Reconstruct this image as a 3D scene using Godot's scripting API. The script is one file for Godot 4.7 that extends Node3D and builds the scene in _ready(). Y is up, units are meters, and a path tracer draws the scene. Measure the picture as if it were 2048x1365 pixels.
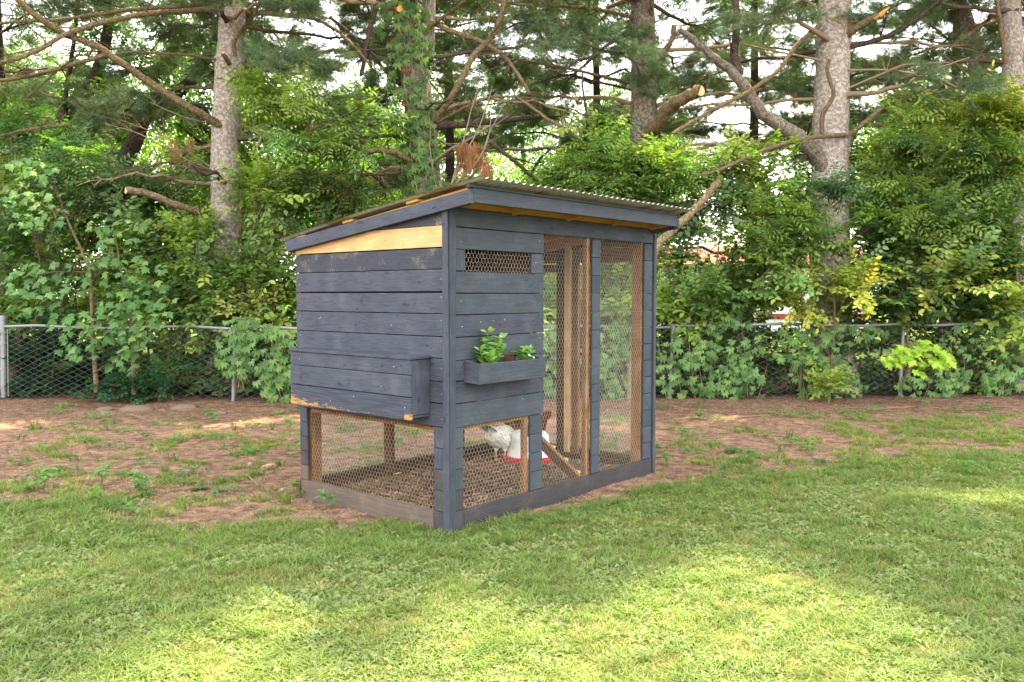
extends Node3D
# A chicken coop on the edge of a lawn, a wire fence and pines behind it.

const EYE := Vector3(0, 1.5, 0)
const PITCH := 3.163
const FOCAL := 1680.0
const SUN := Vector3(0.26, 0.85, -0.46)
const CORNER := Vector3(-0.3995, 0, -5.1685)
const TURN := 49.1

var rng := RandomNumberGenerator.new()
var taken := {}
var M := {}
var sunny := []
var lawn_edge := PackedVector2Array()
var soft := FastNoiseLite.new()
var fine := FastNoiseLite.new()


# ---------------------------------------------------------------- shape builder
class MB:
	var v := PackedVector3Array()
	var n := PackedVector3Array()
	var t := PackedVector2Array()
	var c := PackedColorArray()
	var tint := Color.WHITE

	func put(p: Vector3, nn: Vector3, uv := Vector2.ZERO) -> void:
		v.append(p); n.append(nn); t.append(uv); c.append(tint)

	func tri(a: Vector3, b: Vector3, d: Vector3) -> void:
		var nn := (d - a).cross(b - a).normalized()
		put(a, nn, Vector2(0, 0)); put(b, nn, Vector2(1, 0)); put(d, nn, Vector2(0, 1))

	func tri_n(a: Vector3, b: Vector3, d: Vector3, na: Vector3, nb: Vector3, nd: Vector3, ua := Vector2.ZERO, ub := Vector2.ZERO, ud := Vector2.ZERO) -> void:
		var face := (d - a).cross(b - a)
		if face.dot(na + nb + nd) < 0.0:
			put(a, na, ua); put(d, nd, ud); put(b, nb, ub)
		else:
			put(a, na, ua); put(b, nb, ub); put(d, nd, ud)

	func quad_n(a: Vector3, b: Vector3, d: Vector3, e: Vector3, nn: Vector3, uvs: Array) -> void:
		tri_n(a, b, d, nn, nn, nn, uvs[0], uvs[1], uvs[2])
		tri_n(a, d, e, nn, nn, nn, uvs[0], uvs[2], uvs[3])

	# a box with chamfered edges, its grain along its longest side
	func box(at: Vector3, size: Vector3, turn := Basis.IDENTITY, ch := 0.003, off := Vector2.ZERO, grain := Vector2(1.2, 0.6)) -> void:
		var h := size * 0.5
		ch = minf(ch, 0.45 * minf(size.x, minf(size.y, size.z)))
		var long := 0
		if size.y >= size.x and size.y >= size.z: long = 1
		elif size.z > size.x and size.z > size.y: long = 2
		var corner := func(s: Vector3, full: int) -> Vector3:
			var p := Vector3.ZERO
			for k in 3:
				p[k] = s[k] * (h[k] if k == full else h[k] - ch)
			return p
		var uv := func(p: Vector3, axis: int) -> Vector2:
			var along: float = p[long] if axis != long else p[(long + 1) % 3]
			var other := 3 - axis - long if axis != long else (long + 2) % 3
			return Vector2(along / grain.x + off.x, (p[other] + p[axis] * 0.7) / grain.y + off.y)
		for axis in 3:
			for s in [-1.0, 1.0]:
				var a := (axis + 1) % 3
				var b := (axis + 2) % 3
				var pts := []
				for q in [[-1, -1], [1, -1], [1, 1], [-1, 1]]:
					var sg := Vector3.ZERO
					sg[axis] = s; sg[a] = q[0]; sg[b] = q[1]
					pts.append(corner.call(sg, axis))
				var nn := Vector3.ZERO
				nn[axis] = s
				quad_n(at + turn * pts[0], at + turn * pts[1], at + turn * pts[2], at + turn * pts[3], turn * nn, [uv.call(pts[0], axis), uv.call(pts[1], axis), uv.call(pts[2], axis), uv.call(pts[3], axis)])
		for along in 3:
			var a := (along + 1) % 3
			var b := (along + 2) % 3
			for sa in [-1.0, 1.0]:
				for sb in [-1.0, 1.0]:
					var lo := Vector3.ZERO
					lo[along] = -1; lo[a] = sa; lo[b] = sb
					var hi := lo
					hi[along] = 1
					var p: Array = [corner.call(lo, a), corner.call(hi, a), corner.call(hi, b), corner.call(lo, b)]
					var nn := Vector3.ZERO
					nn[a] = sa; nn[b] = sb
					nn = nn.normalized()
					quad_n(at + turn * p[0], at + turn * p[1], at + turn * p[2], at + turn * p[3], turn * nn, [uv.call(p[0], a), uv.call(p[1], a), uv.call(p[2], a), uv.call(p[3], a)])
		for sx in [-1.0, 1.0]:
			for sy in [-1.0, 1.0]:
				for sz in [-1.0, 1.0]:
					var s := Vector3(sx, sy, sz)
					var nn := turn * s.normalized()
					var p0: Vector3 = corner.call(s, 0)
					tri_n(at + turn * p0, at + turn * (corner.call(s, 1) as Vector3), at + turn * (corner.call(s, 2) as Vector3), nn, nn, nn, uv.call(p0, 0), uv.call(p0, 0), uv.call(p0, 0))

	# a tapered tube through points
	func tube(pts: PackedVector3Array, radii: PackedFloat32Array, sides := 6, around := 1.0, rough := 0.0, r: RandomNumberGenerator = null, cap := true, vscale := 1.0) -> void:
		var rings := []
		var count := pts.size()
		var side := Vector3.RIGHT
		var run := 0.0
		for i in count:
			var d := (pts[mini(i + 1, count - 1)] - pts[maxi(i - 1, 0)]).normalized()
			if i == 0:
				side = d.cross(Vector3(0.3, 0.1, 1)).normalized()
				if side.length() < 0.5: side = d.cross(Vector3.UP).normalized()
			side = (side - d * side.dot(d)).normalized()
			var up := d.cross(side)
			if i: run += pts[i].distance_to(pts[i - 1])
			var ring := []
			for k in sides + 1:
				var ang := TAU * k / sides
				var o := side * cos(ang) + up * sin(ang)
				var rr := radii[i]
				if rough > 0.0 and k < sides:
					rr *= 1.0 + r.randf_range(-rough, rough)
				var p := pts[i] + o * rr
				if k == sides: p = ring[0][0]
				ring.append([p, o, Vector2(around * k / sides, -run * vscale)])
			rings.append(ring)
		for i in count - 1:
			for k in sides:
				var a: Array = rings[i][k]
				var b: Array = rings[i][k + 1]
				var d: Array = rings[i + 1][k + 1]
				var e: Array = rings[i + 1][k]
				tri_n(a[0], b[0], d[0], a[1], b[1], d[1], a[2], b[2], d[2])
				tri_n(a[0], d[0], e[0], a[1], d[1], e[1], a[2], d[2], e[2])
		if cap:
			for end in [0, count - 1]:
				var nn := (pts[end] - pts[1 if end == 0 else count - 2]).normalized()
				for k in sides:
					tri_n(pts[end], rings[end][k][0], rings[end][k + 1][0], nn, nn, nn, Vector2(0.5, 0.5), rings[end][k][2], rings[end][k + 1][2])

	func prism(poly: PackedVector2Array, place: Transform3D, depth: float, off := Vector2.ZERO, grain := Vector2(1.2, 0.6)) -> void:
		var idx := Geometry2D.triangulate_polygon(poly)
		for z in [0.0, -depth]:
			var nn := place.basis.z * (1.0 if z == 0.0 else -1.0)
			for i in range(0, idx.size(), 3):
				var q := []
				for k in 3: q.append(poly[idx[i + k]])
				tri_n(place * Vector3(q[0].x, q[0].y, z), place * Vector3(q[1].x, q[1].y, z), place * Vector3(q[2].x, q[2].y, z), nn, nn, nn, q[0] / grain + off, q[1] / grain + off, q[2] / grain + off)
		var middle := Vector2.ZERO
		for p in poly: middle += p / poly.size()
		for i in poly.size():
			var a := poly[i]
			var b := poly[(i + 1) % poly.size()]
			var o := Vector2((b - a).y, -(b - a).x).normalized()
			if o.dot((a + b) / 2 - middle) < 0: o = -o
			var nn := place.basis * Vector3(o.x, o.y, 0)
			quad_n(place * Vector3(a.x, a.y, 0), place * Vector3(b.x, b.y, 0), place * Vector3(b.x, b.y, -depth), place * Vector3(a.x, a.y, -depth), nn, [a / grain + off, b / grain + off, b / grain + off, a / grain + off])

	# a thin straight wire: three sides, open ends
	func wire(a: Vector3, b: Vector3, r: float) -> void:
		var d := (b - a).normalized()
		var s := d.cross(Vector3(0.31, 0.42, 0.85)).normalized()
		var u := d.cross(s)
		var o := []
		for k in 3: o.append(s * cos(TAU * k / 3) + u * sin(TAU * k / 3))
		for k in 3:
			var p: Vector3 = o[k]
			var q: Vector3 = o[(k + 1) % 3]
			tri_n(a + p * r, a + q * r, b + q * r, p, q, q)
			tri_n(a + p * r, b + q * r, b + p * r, p, q, p)

	func lathe(profile: Array, place := Transform3D.IDENTITY, sides := 20) -> void:
		for i in profile.size() - 1:
			var a: Vector2 = profile[i]
			var b: Vector2 = profile[i + 1]
			var d := (b - a).normalized()
			var nn := Vector2(d.y, -d.x)
			for k in sides:
				var p := []
				for q in [[a, k], [a, k + 1], [b, k + 1], [b, k]]:
					var ang: float = TAU * q[1] / sides
					p.append([place * Vector3(q[0].x * cos(ang), q[0].y, q[0].x * sin(ang)), (place.basis * Vector3(nn.x * cos(ang), nn.y, nn.x * sin(ang))).normalized()])
				tri_n(p[0][0], p[1][0], p[2][0], p[0][1], p[1][1], p[2][1])
				tri_n(p[0][0], p[2][0], p[3][0], p[0][1], p[2][1], p[3][1])

	# a folded leaf: outline half-widths along its length, bent downwards
	func leaf(base: Vector3, dir: Vector3, up: Vector3, length: float, half: Array, bend := 0.25, fold := 0.25) -> void:
		var side := dir.cross(up).normalized()
		up = side.cross(dir).normalized()
		var k := half.size()
		var mid := []
		var left := []
		var right := []
		for i in k:
			var f := float(i) / (k - 1)
			var m := base + dir * length * f - up * bend * length * f * f
			mid.append(m)
			left.append(m + side * half[i] * length + up * fold * half[i] * length)
			right.append(m - side * half[i] * length + up * fold * half[i] * length)
		var nl := (up - side * fold).normalized()
		var nr := (up + side * fold).normalized()
		for i in k - 1:
			if half[i] > 0.0:
				tri_n(mid[i], left[i], mid[i + 1], nl, nl, nl)
				tri_n(mid[i], right[i], mid[i + 1], nr, nr, nr)
			if half[i + 1] > 0.0:
				tri_n(left[i], left[i + 1], mid[i + 1], nl, nl, nl)
				tri_n(right[i], right[i + 1], mid[i + 1], nr, nr, nr)

	# a lobed maple leaf, its stalk at base
	func maple(base: Vector3, dir: Vector3, up: Vector3, size: float, sag := 0.12) -> void:
		var side := dir.cross(up).normalized()
		up = side.cross(dir).normalized()
		var half := [Vector2(0, 0), Vector2(0.20, -0.06), Vector2(0.36, 0.02), Vector2(0.27, 0.16), Vector2(0.52, 0.30), Vector2(0.60, 0.48), Vector2(0.36, 0.47), Vector2(0.24, 0.50), Vector2(0.30, 0.72), Vector2(0.16, 0.72), Vector2(0, 1.02)]
		var heart := base + dir * size * 0.3
		for s in [-1.0, 1.0]:
			var nn: Vector3 = (up + side * s * 0.2).normalized()
			for i in half.size() - 1:
				var a: Vector2 = half[i]
				var b: Vector2 = half[i + 1]
				tri_n(heart, base + side * s * a.x * size + dir * a.y * size - up * sag * size * (a.x * a.x + a.y * a.y) * 1.3, base + side * s * b.x * size + dir * b.y * size - up * sag * size * (b.x * b.x + b.y * b.y) * 1.3, nn, nn, nn)

	func add(o: MB, x: Transform3D) -> void:
		for i in o.v.size():
			v.append(x * o.v[i]); n.append((x.basis * o.n[i]).normalized()); t.append(o.t[i]); c.append(o.c[i] * tint)

	func mesh() -> ArrayMesh:
		var a := []
		a.resize(Mesh.ARRAY_MAX)
		a[Mesh.ARRAY_VERTEX] = v
		a[Mesh.ARRAY_NORMAL] = n
		a[Mesh.ARRAY_TEX_UV] = t
		a[Mesh.ARRAY_COLOR] = c
		var m := ArrayMesh.new()
		m.add_surface_from_arrays(Mesh.PRIMITIVE_TRIANGLES, a)
		return m


# instances of one mesh, each with a place and a colour
class Many:
	var b := PackedFloat32Array()
	var count := 0

	func put(x: Transform3D, col: Color) -> void:
		count += 1
		var q := x.basis
		b.append_array([q.x.x, q.y.x, q.z.x, x.origin.x, q.x.y, q.y.y, q.z.y, x.origin.y, q.x.z, q.y.z, q.z.z, x.origin.z, col.r, col.g, col.b, 1.0])


# ---------------------------------------------------------------- naming
func numbered(called: String) -> String:
	if not taken.has(called):
		taken[called] = 0
		return called
	taken[called] += 1
	return "%s_%03d" % [called, taken[called]]

func thing(called: String, label: String, category: String, at := Vector3.ZERO, turn := 0.0, group := "") -> Node3D:
	var o := Node3D.new()
	o.name = numbered(called)
	add_child(o, true)
	o.position = at
	o.rotation.y = turn
	tag(o, label, category, group)
	return o

func tag(o: Node, label: String, category: String, group := "") -> Node:
	o.set_meta("label", label)
	o.set_meta("category", category)
	if group: o.set_meta("group", group)
	return o

func part(called: String, mesh: Mesh, mat: Material, parent: Node, kind := "", label := "") -> MeshInstance3D:
	var o := MeshInstance3D.new()
	o.name = called if parent != self else numbered(called)
	o.mesh = mesh
	o.material_override = mat
	parent.add_child(o, true)
	if kind: o.set_meta("kind", kind)
	if label: o.set_meta("label", label)
	return o

func many(called: String, many_: Many, mesh: Mesh, mat: Material, parent: Node, kind := "stuff") -> MultiMeshInstance3D:
	if many_.count == 0: return null
	var mm := MultiMesh.new()
	mm.transform_format = MultiMesh.TRANSFORM_3D
	mm.use_colors = true
	mm.mesh = mesh
	mm.instance_count = many_.count
	mm.buffer = many_.b
	var o := MultiMeshInstance3D.new()
	o.name = called if parent != self else numbered(called)
	o.multimesh = mm
	o.material_override = mat
	parent.add_child(o, true)
	if kind: o.set_meta("kind", kind)
	return o


# ---------------------------------------------------------------- measures
# a point of the place, from where the photograph shows it and how far off it stands
func at(x: float, y: float, depth: float) -> Vector3:
	var p := deg_to_rad(PITCH)
	var fw := Vector3(0, -sin(p), -cos(p))
	var up := Vector3(0, cos(p), -sin(p))
	return EYE + (fw + Vector3.RIGHT * (x - 1024.0) / FOCAL + up * (682.5 - y) / FOCAL) * depth

func ground_at(x: float, y: float) -> Vector3:
	var d := at(x, y, 1.0) - EYE
	return EYE + d * (-EYE.y / d.y)

func lin(r: float, g: float, b: float) -> Color:
	return Color(r, g, b).linear_to_srgb()

func spread(c: Color, amount: float) -> Color:
	var f := rng.randf_range(1.0 - amount, 1.0 + amount)
	return Color(c.r * f * rng.randf_range(0.9, 1.1), c.g * f, c.b * f * rng.randf_range(0.85, 1.15))

func any_turn() -> Basis:
	return Basis.from_euler(Vector3(rng.randf() * TAU, rng.randf() * TAU, rng.randf() * TAU))

func in_sun(p: Vector3) -> bool:
	var g := Vector2(p.x - SUN.x / SUN.y * p.y, p.z - SUN.z / SUN.y * p.y)
	for poly in sunny:
		if Geometry2D.is_point_in_polygon(g, poly): return true
	return false

# the left half of the lawn lies under thin crowns: sun in flecks
func half_sun(g: Vector2) -> bool:
	var n := soft.get_noise_2d(g.x * 1.5 + 5, g.y * 3.0)
	if g.x < -0.6 and g.y > -5.0: return n > -0.16
	if g.x > 2.2 and g.y < -6.8: return n > 0.22
	return n > 0.33

func smooth(pts: PackedVector3Array, steps: int, wobble := 0.0) -> PackedVector3Array:
	var out := PackedVector3Array()
	for i in pts.size() - 1:
		var a := pts[maxi(i - 1, 0)]
		var b := pts[i]
		var c := pts[i + 1]
		var d := pts[mini(i + 2, pts.size() - 1)]
		for k in steps:
			var q := b.cubic_interpolate(c, a, d, float(k) / steps)
			if wobble > 0.0 and (i or k): q += Vector3(rng.randf_range(-1, 1), rng.randf_range(-1, 1), rng.randf_range(-1, 1)) * wobble
			out.append(q)
	out.append(pts[-1])
	return out

func taper(count: int, a: float, b: float, power := 1.0) -> PackedFloat32Array:
	var out := PackedFloat32Array()
	for i in count: out.append(lerpf(a, b, pow(float(i) / (count - 1), power)))
	return out


# ---------------------------------------------------------------- materials
func plain(called: String, c: Color, rough := 0.8, metal := 0.0) -> StandardMaterial3D:
	var m := StandardMaterial3D.new()
	m.resource_name = called
	m.albedo_color = c
	m.roughness = rough
	m.metallic = metal
	m.metallic_specular = 0.2 if rough > 0.65 and metal == 0.0 else 0.5
	m.vertex_color_use_as_albedo = true
	M[called] = m
	return m

func leafy(called: String, through := Color(0.8, 1.0, 0.3), rough := 0.55) -> StandardMaterial3D:
	var m := plain(called, Color.WHITE, rough)
	m.backlight_enabled = true
	m.backlight = through
	m.metallic_specular = 0.2
	return m

func noise_layer(w: int, h: int, sx: int, sy: int, freq: float, seed_: int, octaves := 3) -> PackedByteArray:
	var f := FastNoiseLite.new()
	f.seed = seed_
	f.frequency = freq
	f.fractal_octaves = octaves
	var im := f.get_seamless_image(maxi(w / sx, 4), maxi(h / sy, 4), false, false, 0.2)
	im.convert(Image.FORMAT_L8)
	im.resize(w, h, Image.INTERPOLATE_CUBIC)
	return im.get_data()

func texture(w: int, h: int, rgb: PackedByteArray) -> ImageTexture:
	return ImageTexture.create_from_image(Image.create_from_data(w, h, false, Image.FORMAT_RGB8, rgb))

func byte(x: float) -> int:
	return clampi(int(x * 255.0), 0, 255)

# grain, knots and wear of sawn boards; colours in sRGB
func wood(called: String, base: Color, dark: Color, wear: Color, wear_amount: float, knots: int, contrast: float, seed_: int, rough := 0.7) -> StandardMaterial3D:
	var w := 768
	var h := 384
	var streak := noise_layer(w, h, 24, 1, 0.09, seed_)
	var wide := noise_layer(w, h, 8, 1, 0.02, seed_ + 1)
	var blot := noise_layer(w, h, 2, 2, 0.012, seed_ + 2, 4)
	var speck := noise_layer(w, h, 3, 1, 0.2, seed_ + 3, 2)
	var r := RandomNumberGenerator.new()
	r.seed = seed_
	var ks := []
	for i in knots: ks.append(Vector3(r.randf() * w, r.randf() * h, r.randf_range(5, 12)))
	var rgb := PackedByteArray()
	rgb.resize(w * h * 3)
	var high := PackedByteArray()
	high.resize(w * h * 3)
	var i := 0
	for y in h:
		var near := []
		for k in ks:
			if absf(k.y - y) < k.z * 3.5: near.append(k)
		for x in w:
			var s := streak[i] / 255.0
			var bl := blot[i] / 255.0
			var ring := y * 0.11 + wide[i] / 255.0 * 9.0
			var knot := 0.0
			for k in near:
				var dx: float = (x - k.x) * 0.45
				var dy: float = y - k.y
				var d2: float = (dx * dx + dy * dy) / (k.z * k.z)
				if d2 < 9.0:
					ring += signf(dy) * 4.0 * exp(-d2 * 0.8)
					knot = maxf(knot, 1.0 - smoothstep(0.12, 0.55, d2))
			var late := pow(0.5 + 0.5 * sin(ring * 2.2), 3.0)
			var g := clampf(contrast * (0.55 * late + 0.75 * (s - 0.35)) + 0.5 * (0.5 - bl), 0.0, 1.0)
			g = maxf(g, knot * 0.85)
			var c := base.lerp(dark, g)
			var worn := smoothstep(0.62, 0.8, bl * 0.6 + speck[i] / 255.0 * 0.5) * wear_amount
			c = c.lerp(wear, worn)
			c = c * (0.9 + 0.2 * s)
			rgb[i * 3] = byte(c.r); rgb[i * 3 + 1] = byte(c.g); rgb[i * 3 + 2] = byte(c.b)
			var hh := clampi(int(200 - 110 * (0.6 * late + 0.6 * s) - 40 * knot), 0, 255)
			high[i * 3] = hh; high[i * 3 + 1] = hh; high[i * 3 + 2] = hh
			i += 1
	var m := plain(called, Color.WHITE, rough)
	m.albedo_texture = texture(w, h, rgb)
	m.heightmap_enabled = true
	m.heightmap_texture = texture(w, h, high)
	m.heightmap_scale = 0.12
	return m

func bark(called: String, base: Color, crack: Color, lichen: Color, amount: float, plates: float, seed_: int, rings := false) -> StandardMaterial3D:
	var w := 384
	var h := 768
	var furrow := noise_layer(w, h, 1, 3, 0.045 * plates, seed_, 4)
	var grain := noise_layer(w, h, 1, 1, 0.18, seed_ + 5, 3)
	var patch := noise_layer(w, h, 1, 1, 0.022, seed_ + 9, 5)
	var rgb := PackedByteArray()
	rgb.resize(w * h * 3)
	var high := PackedByteArray()
	high.resize(w * h * 3)
	for i in w * h:
		var f := absf(furrow[i] / 255.0 - 0.5) * 2.0
		var g := grain[i] / 255.0
		var p := patch[i] / 255.0
		var k := 1.0 - smoothstep(0.0, 0.3, f + (g - 0.5) * 0.25)
		var c := base.lerp(crack, k * 0.8) * (0.7 + 0.6 * g)
		c = c.lerp(lichen * (0.8 + 0.4 * g), smoothstep(0.44, 0.68, p + (g - 0.5) * 0.45) * amount)
		rgb[i * 3] = byte(c.r); rgb[i * 3 + 1] = byte(c.g); rgb[i * 3 + 2] = byte(c.b)
		var hh := byte(0.2 + 0.6 * smoothstep(0.0, 0.5, f) + 0.3 * (g - 0.5))
		high[i * 3] = hh; high[i * 3 + 1] = hh; high[i * 3 + 2] = hh
	var m := plain(called, Color.WHITE, 0.9)
	m.albedo_texture = texture(w, h, rgb)
	m.heightmap_enabled = true
	m.heightmap_texture = texture(w, h, high)
	m.heightmap_scale = 1.2
	return m

func soil(called: String) -> StandardMaterial3D:
	var w := 1024
	var a := noise_layer(w, w, 1, 1, 0.012, 41, 5)
	var b := noise_layer(w, w, 1, 1, 0.12, 42, 3)
	var d := noise_layer(w, w, 1, 1, 0.3, 43, 1)
	var r := RandomNumberGenerator.new()
	r.seed = 5
	var rgb := PackedByteArray()
	rgb.resize(w * w * 3)
	var high := PackedByteArray()
	high.resize(w * w * 3)
	for i in w * w:
		var k := a[i] / 255.0
		var g := b[i] / 255.0
		var e := d[i] / 255.0
		var f := 0.62 + 0.5 * (k - 0.5) + 0.55 * (g - 0.5) + 0.5 * (e - 0.5)
		if e > 0.78: f += 0.22
		if e < 0.2: f -= 0.2
		rgb[i * 3] = byte(f); rgb[i * 3 + 1] = byte(f * (0.985 + 0.03 * k)); rgb[i * 3 + 2] = byte(f * (0.97 + 0.06 * g))
		var hh := byte(0.5 + 0.5 * (k - 0.5) + 0.7 * (g - 0.5) + 0.5 * (e - 0.5))
		high[i * 3] = hh; high[i * 3 + 1] = hh; high[i * 3 + 2] = hh
	var m := plain(called, Color.WHITE, 0.95)
	m.albedo_texture = texture(w, w, rgb)
	m.heightmap_enabled = true
	m.heightmap_texture = texture(w, w, high)
	m.heightmap_scale = 1.6
	m.uv1_scale = Vector3(0.55, 0.55, 0.55)
	return m

# the nest box's lowest board: paint worn off along the lower edge
func worn_board(called: String) -> StandardMaterial3D:
	var w := 1024
	var h := 128
	var a := noise_layer(w, h, 4, 1, 0.05, 71, 4)
	var b := noise_layer(w, h, 2, 1, 0.16, 72, 3)
	var s := noise_layer(w, h, 24, 1, 0.09, 73)
	var rgb := PackedByteArray()
	rgb.resize(w * h * 3)
	var i := 0
	for y in h:
		for x in w:
			var u := float(x) / w
			var v := float(y) / h
			var edge := 0.74 + 0.34 * smoothstep(0.0, 0.6, u) - 0.28 * smoothstep(0.08, 0.0, u)
			var chip := smoothstep(0.0, 0.10, v - edge + 0.55 * (a[i] / 255.0 - 0.5) + 0.75 * (b[i] / 255.0 - 0.5)) * (1.0 - smoothstep(0.45, 0.85, u) * 0.75)
			if u > 0.955: chip = maxf(chip, smoothstep(0.70, 0.80, v + 0.4 * (b[i] / 255.0 - 0.5)))
			var g := s[i] / 255.0
			var c := Color(0.222, 0.232, 0.268) * (0.8 + 0.4 * g)
			c = c.lerp(Color(0.60, 0.44, 0.25) * (0.8 + 0.4 * g), chip)
			rgb[i * 3] = byte(c.r); rgb[i * 3 + 1] = byte(c.g); rgb[i * 3 + 2] = byte(c.b)
			i += 1
	var m := plain(called, Color.WHITE, 0.75)
	m.albedo_texture = texture(w, h, rgb)
	return m

func zinc(called: String) -> StandardMaterial3D:
	var w := 512
	var a := noise_layer(w, w, 1, 4, 0.02, 91, 4)
	var b := noise_layer(w, w, 1, 1, 0.08, 92, 3)
	var rgb := PackedByteArray()
	rgb.resize(w * w * 3)
	for i in w * w:
		var k := a[i] / 255.0
		var g := b[i] / 255.0
		var c := Color(0.66, 0.665, 0.62) * (0.85 + 0.3 * g)
		c = c.lerp(Color(0.47, 0.36, 0.27), smoothstep(0.60, 0.8, k + 0.25 * (g - 0.5)) * 0.7)
		rgb[i * 3] = byte(c.r); rgb[i * 3 + 1] = byte(c.g); rgb[i * 3 + 2] = byte(c.b)
	var m := plain(called, Color.WHITE, 0.5, 0.3)
	m.albedo_texture = texture(w, w, rgb)
	return m

func make_materials() -> void:
	var navy := Color(0.252, 0.262, 0.298)
	wood("dark_boards", navy, Color(0.175, 0.182, 0.215), Color(0.33, 0.32, 0.32), 0.35, 16, 0.6, 11)
	wood("scuffed_boards", Color(0.235, 0.24, 0.27), Color(0.18, 0.185, 0.215), Color(0.42, 0.385, 0.35), 0.9, 12, 0.65, 12)
	wood("slate_boards", Color(0.236, 0.258, 0.282), Color(0.185, 0.203, 0.222), Color(0.31, 0.32, 0.325), 0.3, 14, 0.6, 13)
	wood("amber_pine", Color(0.70, 0.53, 0.24), Color(0.6, 0.42, 0.17), Color(0.6, 0.46, 0.25), 0.4, 8, 0.6, 19)
	wood("raw_pine", Color(0.69, 0.55, 0.38), Color(0.60, 0.44, 0.27), Color(0.73, 0.62, 0.47), 0.4, 8, 0.6, 14)
	wood("old_pine", Color(0.46, 0.32, 0.19), Color(0.33, 0.21, 0.11), Color(0.50, 0.38, 0.26), 0.5, 12, 0.9, 15)
	wood("dusty_boards", Color(0.37, 0.325, 0.295), Color(0.31, 0.27, 0.25), Color(0.44, 0.38, 0.33), 0.7, 6, 0.6, 16, 0.9)
	wood("grey_boards", Color(0.25, 0.24, 0.245), Color(0.20, 0.19, 0.2), Color(0.33, 0.29, 0.265), 0.7, 6, 0.6, 17, 0.85)
	wood("dark_stud", Color(0.31, 0.21, 0.125), Color(0.2, 0.13, 0.08), Color(0.37, 0.28, 0.19), 0.5, 8, 0.9, 18, 0.85)
	worn_board("worn_board")
	zinc("zinc")
	bark("pine_bark", Color(0.60, 0.54, 0.505), Color(0.40, 0.335, 0.30), Color(0.72, 0.725, 0.69), 0.6, 1.1, 31)
	bark("rough_bark", Color(0.48, 0.42, 0.38), Color(0.18, 0.14, 0.12), Color(0.62, 0.63, 0.57), 0.45, 1.5, 32)
	bark("dark_bark", Color(0.31, 0.26, 0.22), Color(0.14, 0.11, 0.09), Color(0.42, 0.42, 0.38), 0.3, 1.2, 33)
	bark("limb_bark", Color(0.45, 0.375, 0.275), Color(0.28, 0.22, 0.155), Color(0.54, 0.51, 0.42), 0.5, 1.2, 34)
	soil("soil")
	plain("sawn_end", lin(0.50, 0.33, 0.17), 0.9)
	plain("torn_wood", lin(0.55, 0.26, 0.07), 0.9)
	plain("dead_wood", lin(0.16, 0.125, 0.095), 0.95)
	plain("twig", lin(0.20, 0.145, 0.09), 0.95)
	plain("dark_twig", lin(0.075, 0.058, 0.042), 0.95)
	plain("wire", lin(0.40, 0.375, 0.325), 0.5, 0.25)
	plain("fence_wire", lin(0.13, 0.135, 0.13), 0.6, 0.3)
	plain("fence_pipe", lin(0.19, 0.195, 0.195), 0.55, 0.4)
	plain("white_plastic", lin(0.60, 0.60, 0.57), 0.4)
	plain("red_plastic", lin(0.52, 0.022, 0.02), 0.4)
	plain("potting_soil", lin(0.035, 0.025, 0.018), 1.0)
	plain("nail", lin(0.36, 0.34, 0.31), 0.6, 0.2)
	plain("stone", lin(0.125, 0.09, 0.065), 1.0)
	plain("tinted", Color.WHITE, 0.9)
	plain("house_white", lin(0.80, 0.80, 0.79), 0.8)
	plain("house_red", lin(0.34, 0.07, 0.06), 0.8)
	plain("pane", lin(0.05, 0.06, 0.07), 0.2)
	leafy("leaf")
	leafy("soft_leaf", Color(0.7, 0.9, 0.35), 0.6)
	leafy("needle", Color(0.5, 0.65, 0.3), 0.6)
	leafy("grass_blade", Color(0.8, 1.0, 0.35), 0.6)
	for k in [["maple_green", lin(0.125, 0.235, 0.082)], ["maple_mid", lin(0.092, 0.185, 0.066)], ["maple_pale", lin(0.18, 0.295, 0.11)], ["lime_leaf", lin(0.26, 0.40, 0.035)], ["lime_pale", lin(0.34, 0.46, 0.06)], ["creeper_green", lin(0.118, 0.195, 0.062)], ["creeper_pale", lin(0.18, 0.27, 0.078)], ["creeper_dark", lin(0.075, 0.138, 0.05)], ["red_leaf", lin(0.38, 0.07, 0.03)], ["flower_leaf", lin(0.16, 0.31, 0.055)], ["flower_leaf_pale", lin(0.25, 0.40, 0.10)], ["sedum", lin(0.22, 0.10, 0.05)], ["petal_white", lin(0.8, 0.8, 0.76)], ["petal_red", lin(0.6, 0.06, 0.03)], ["dead_needle", lin(0.36, 0.15, 0.075)]]:
		leafy(k[0]).albedo_color = k[1]


# ---------------------------------------------------------------- leaf shapes
var S := {}

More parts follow.
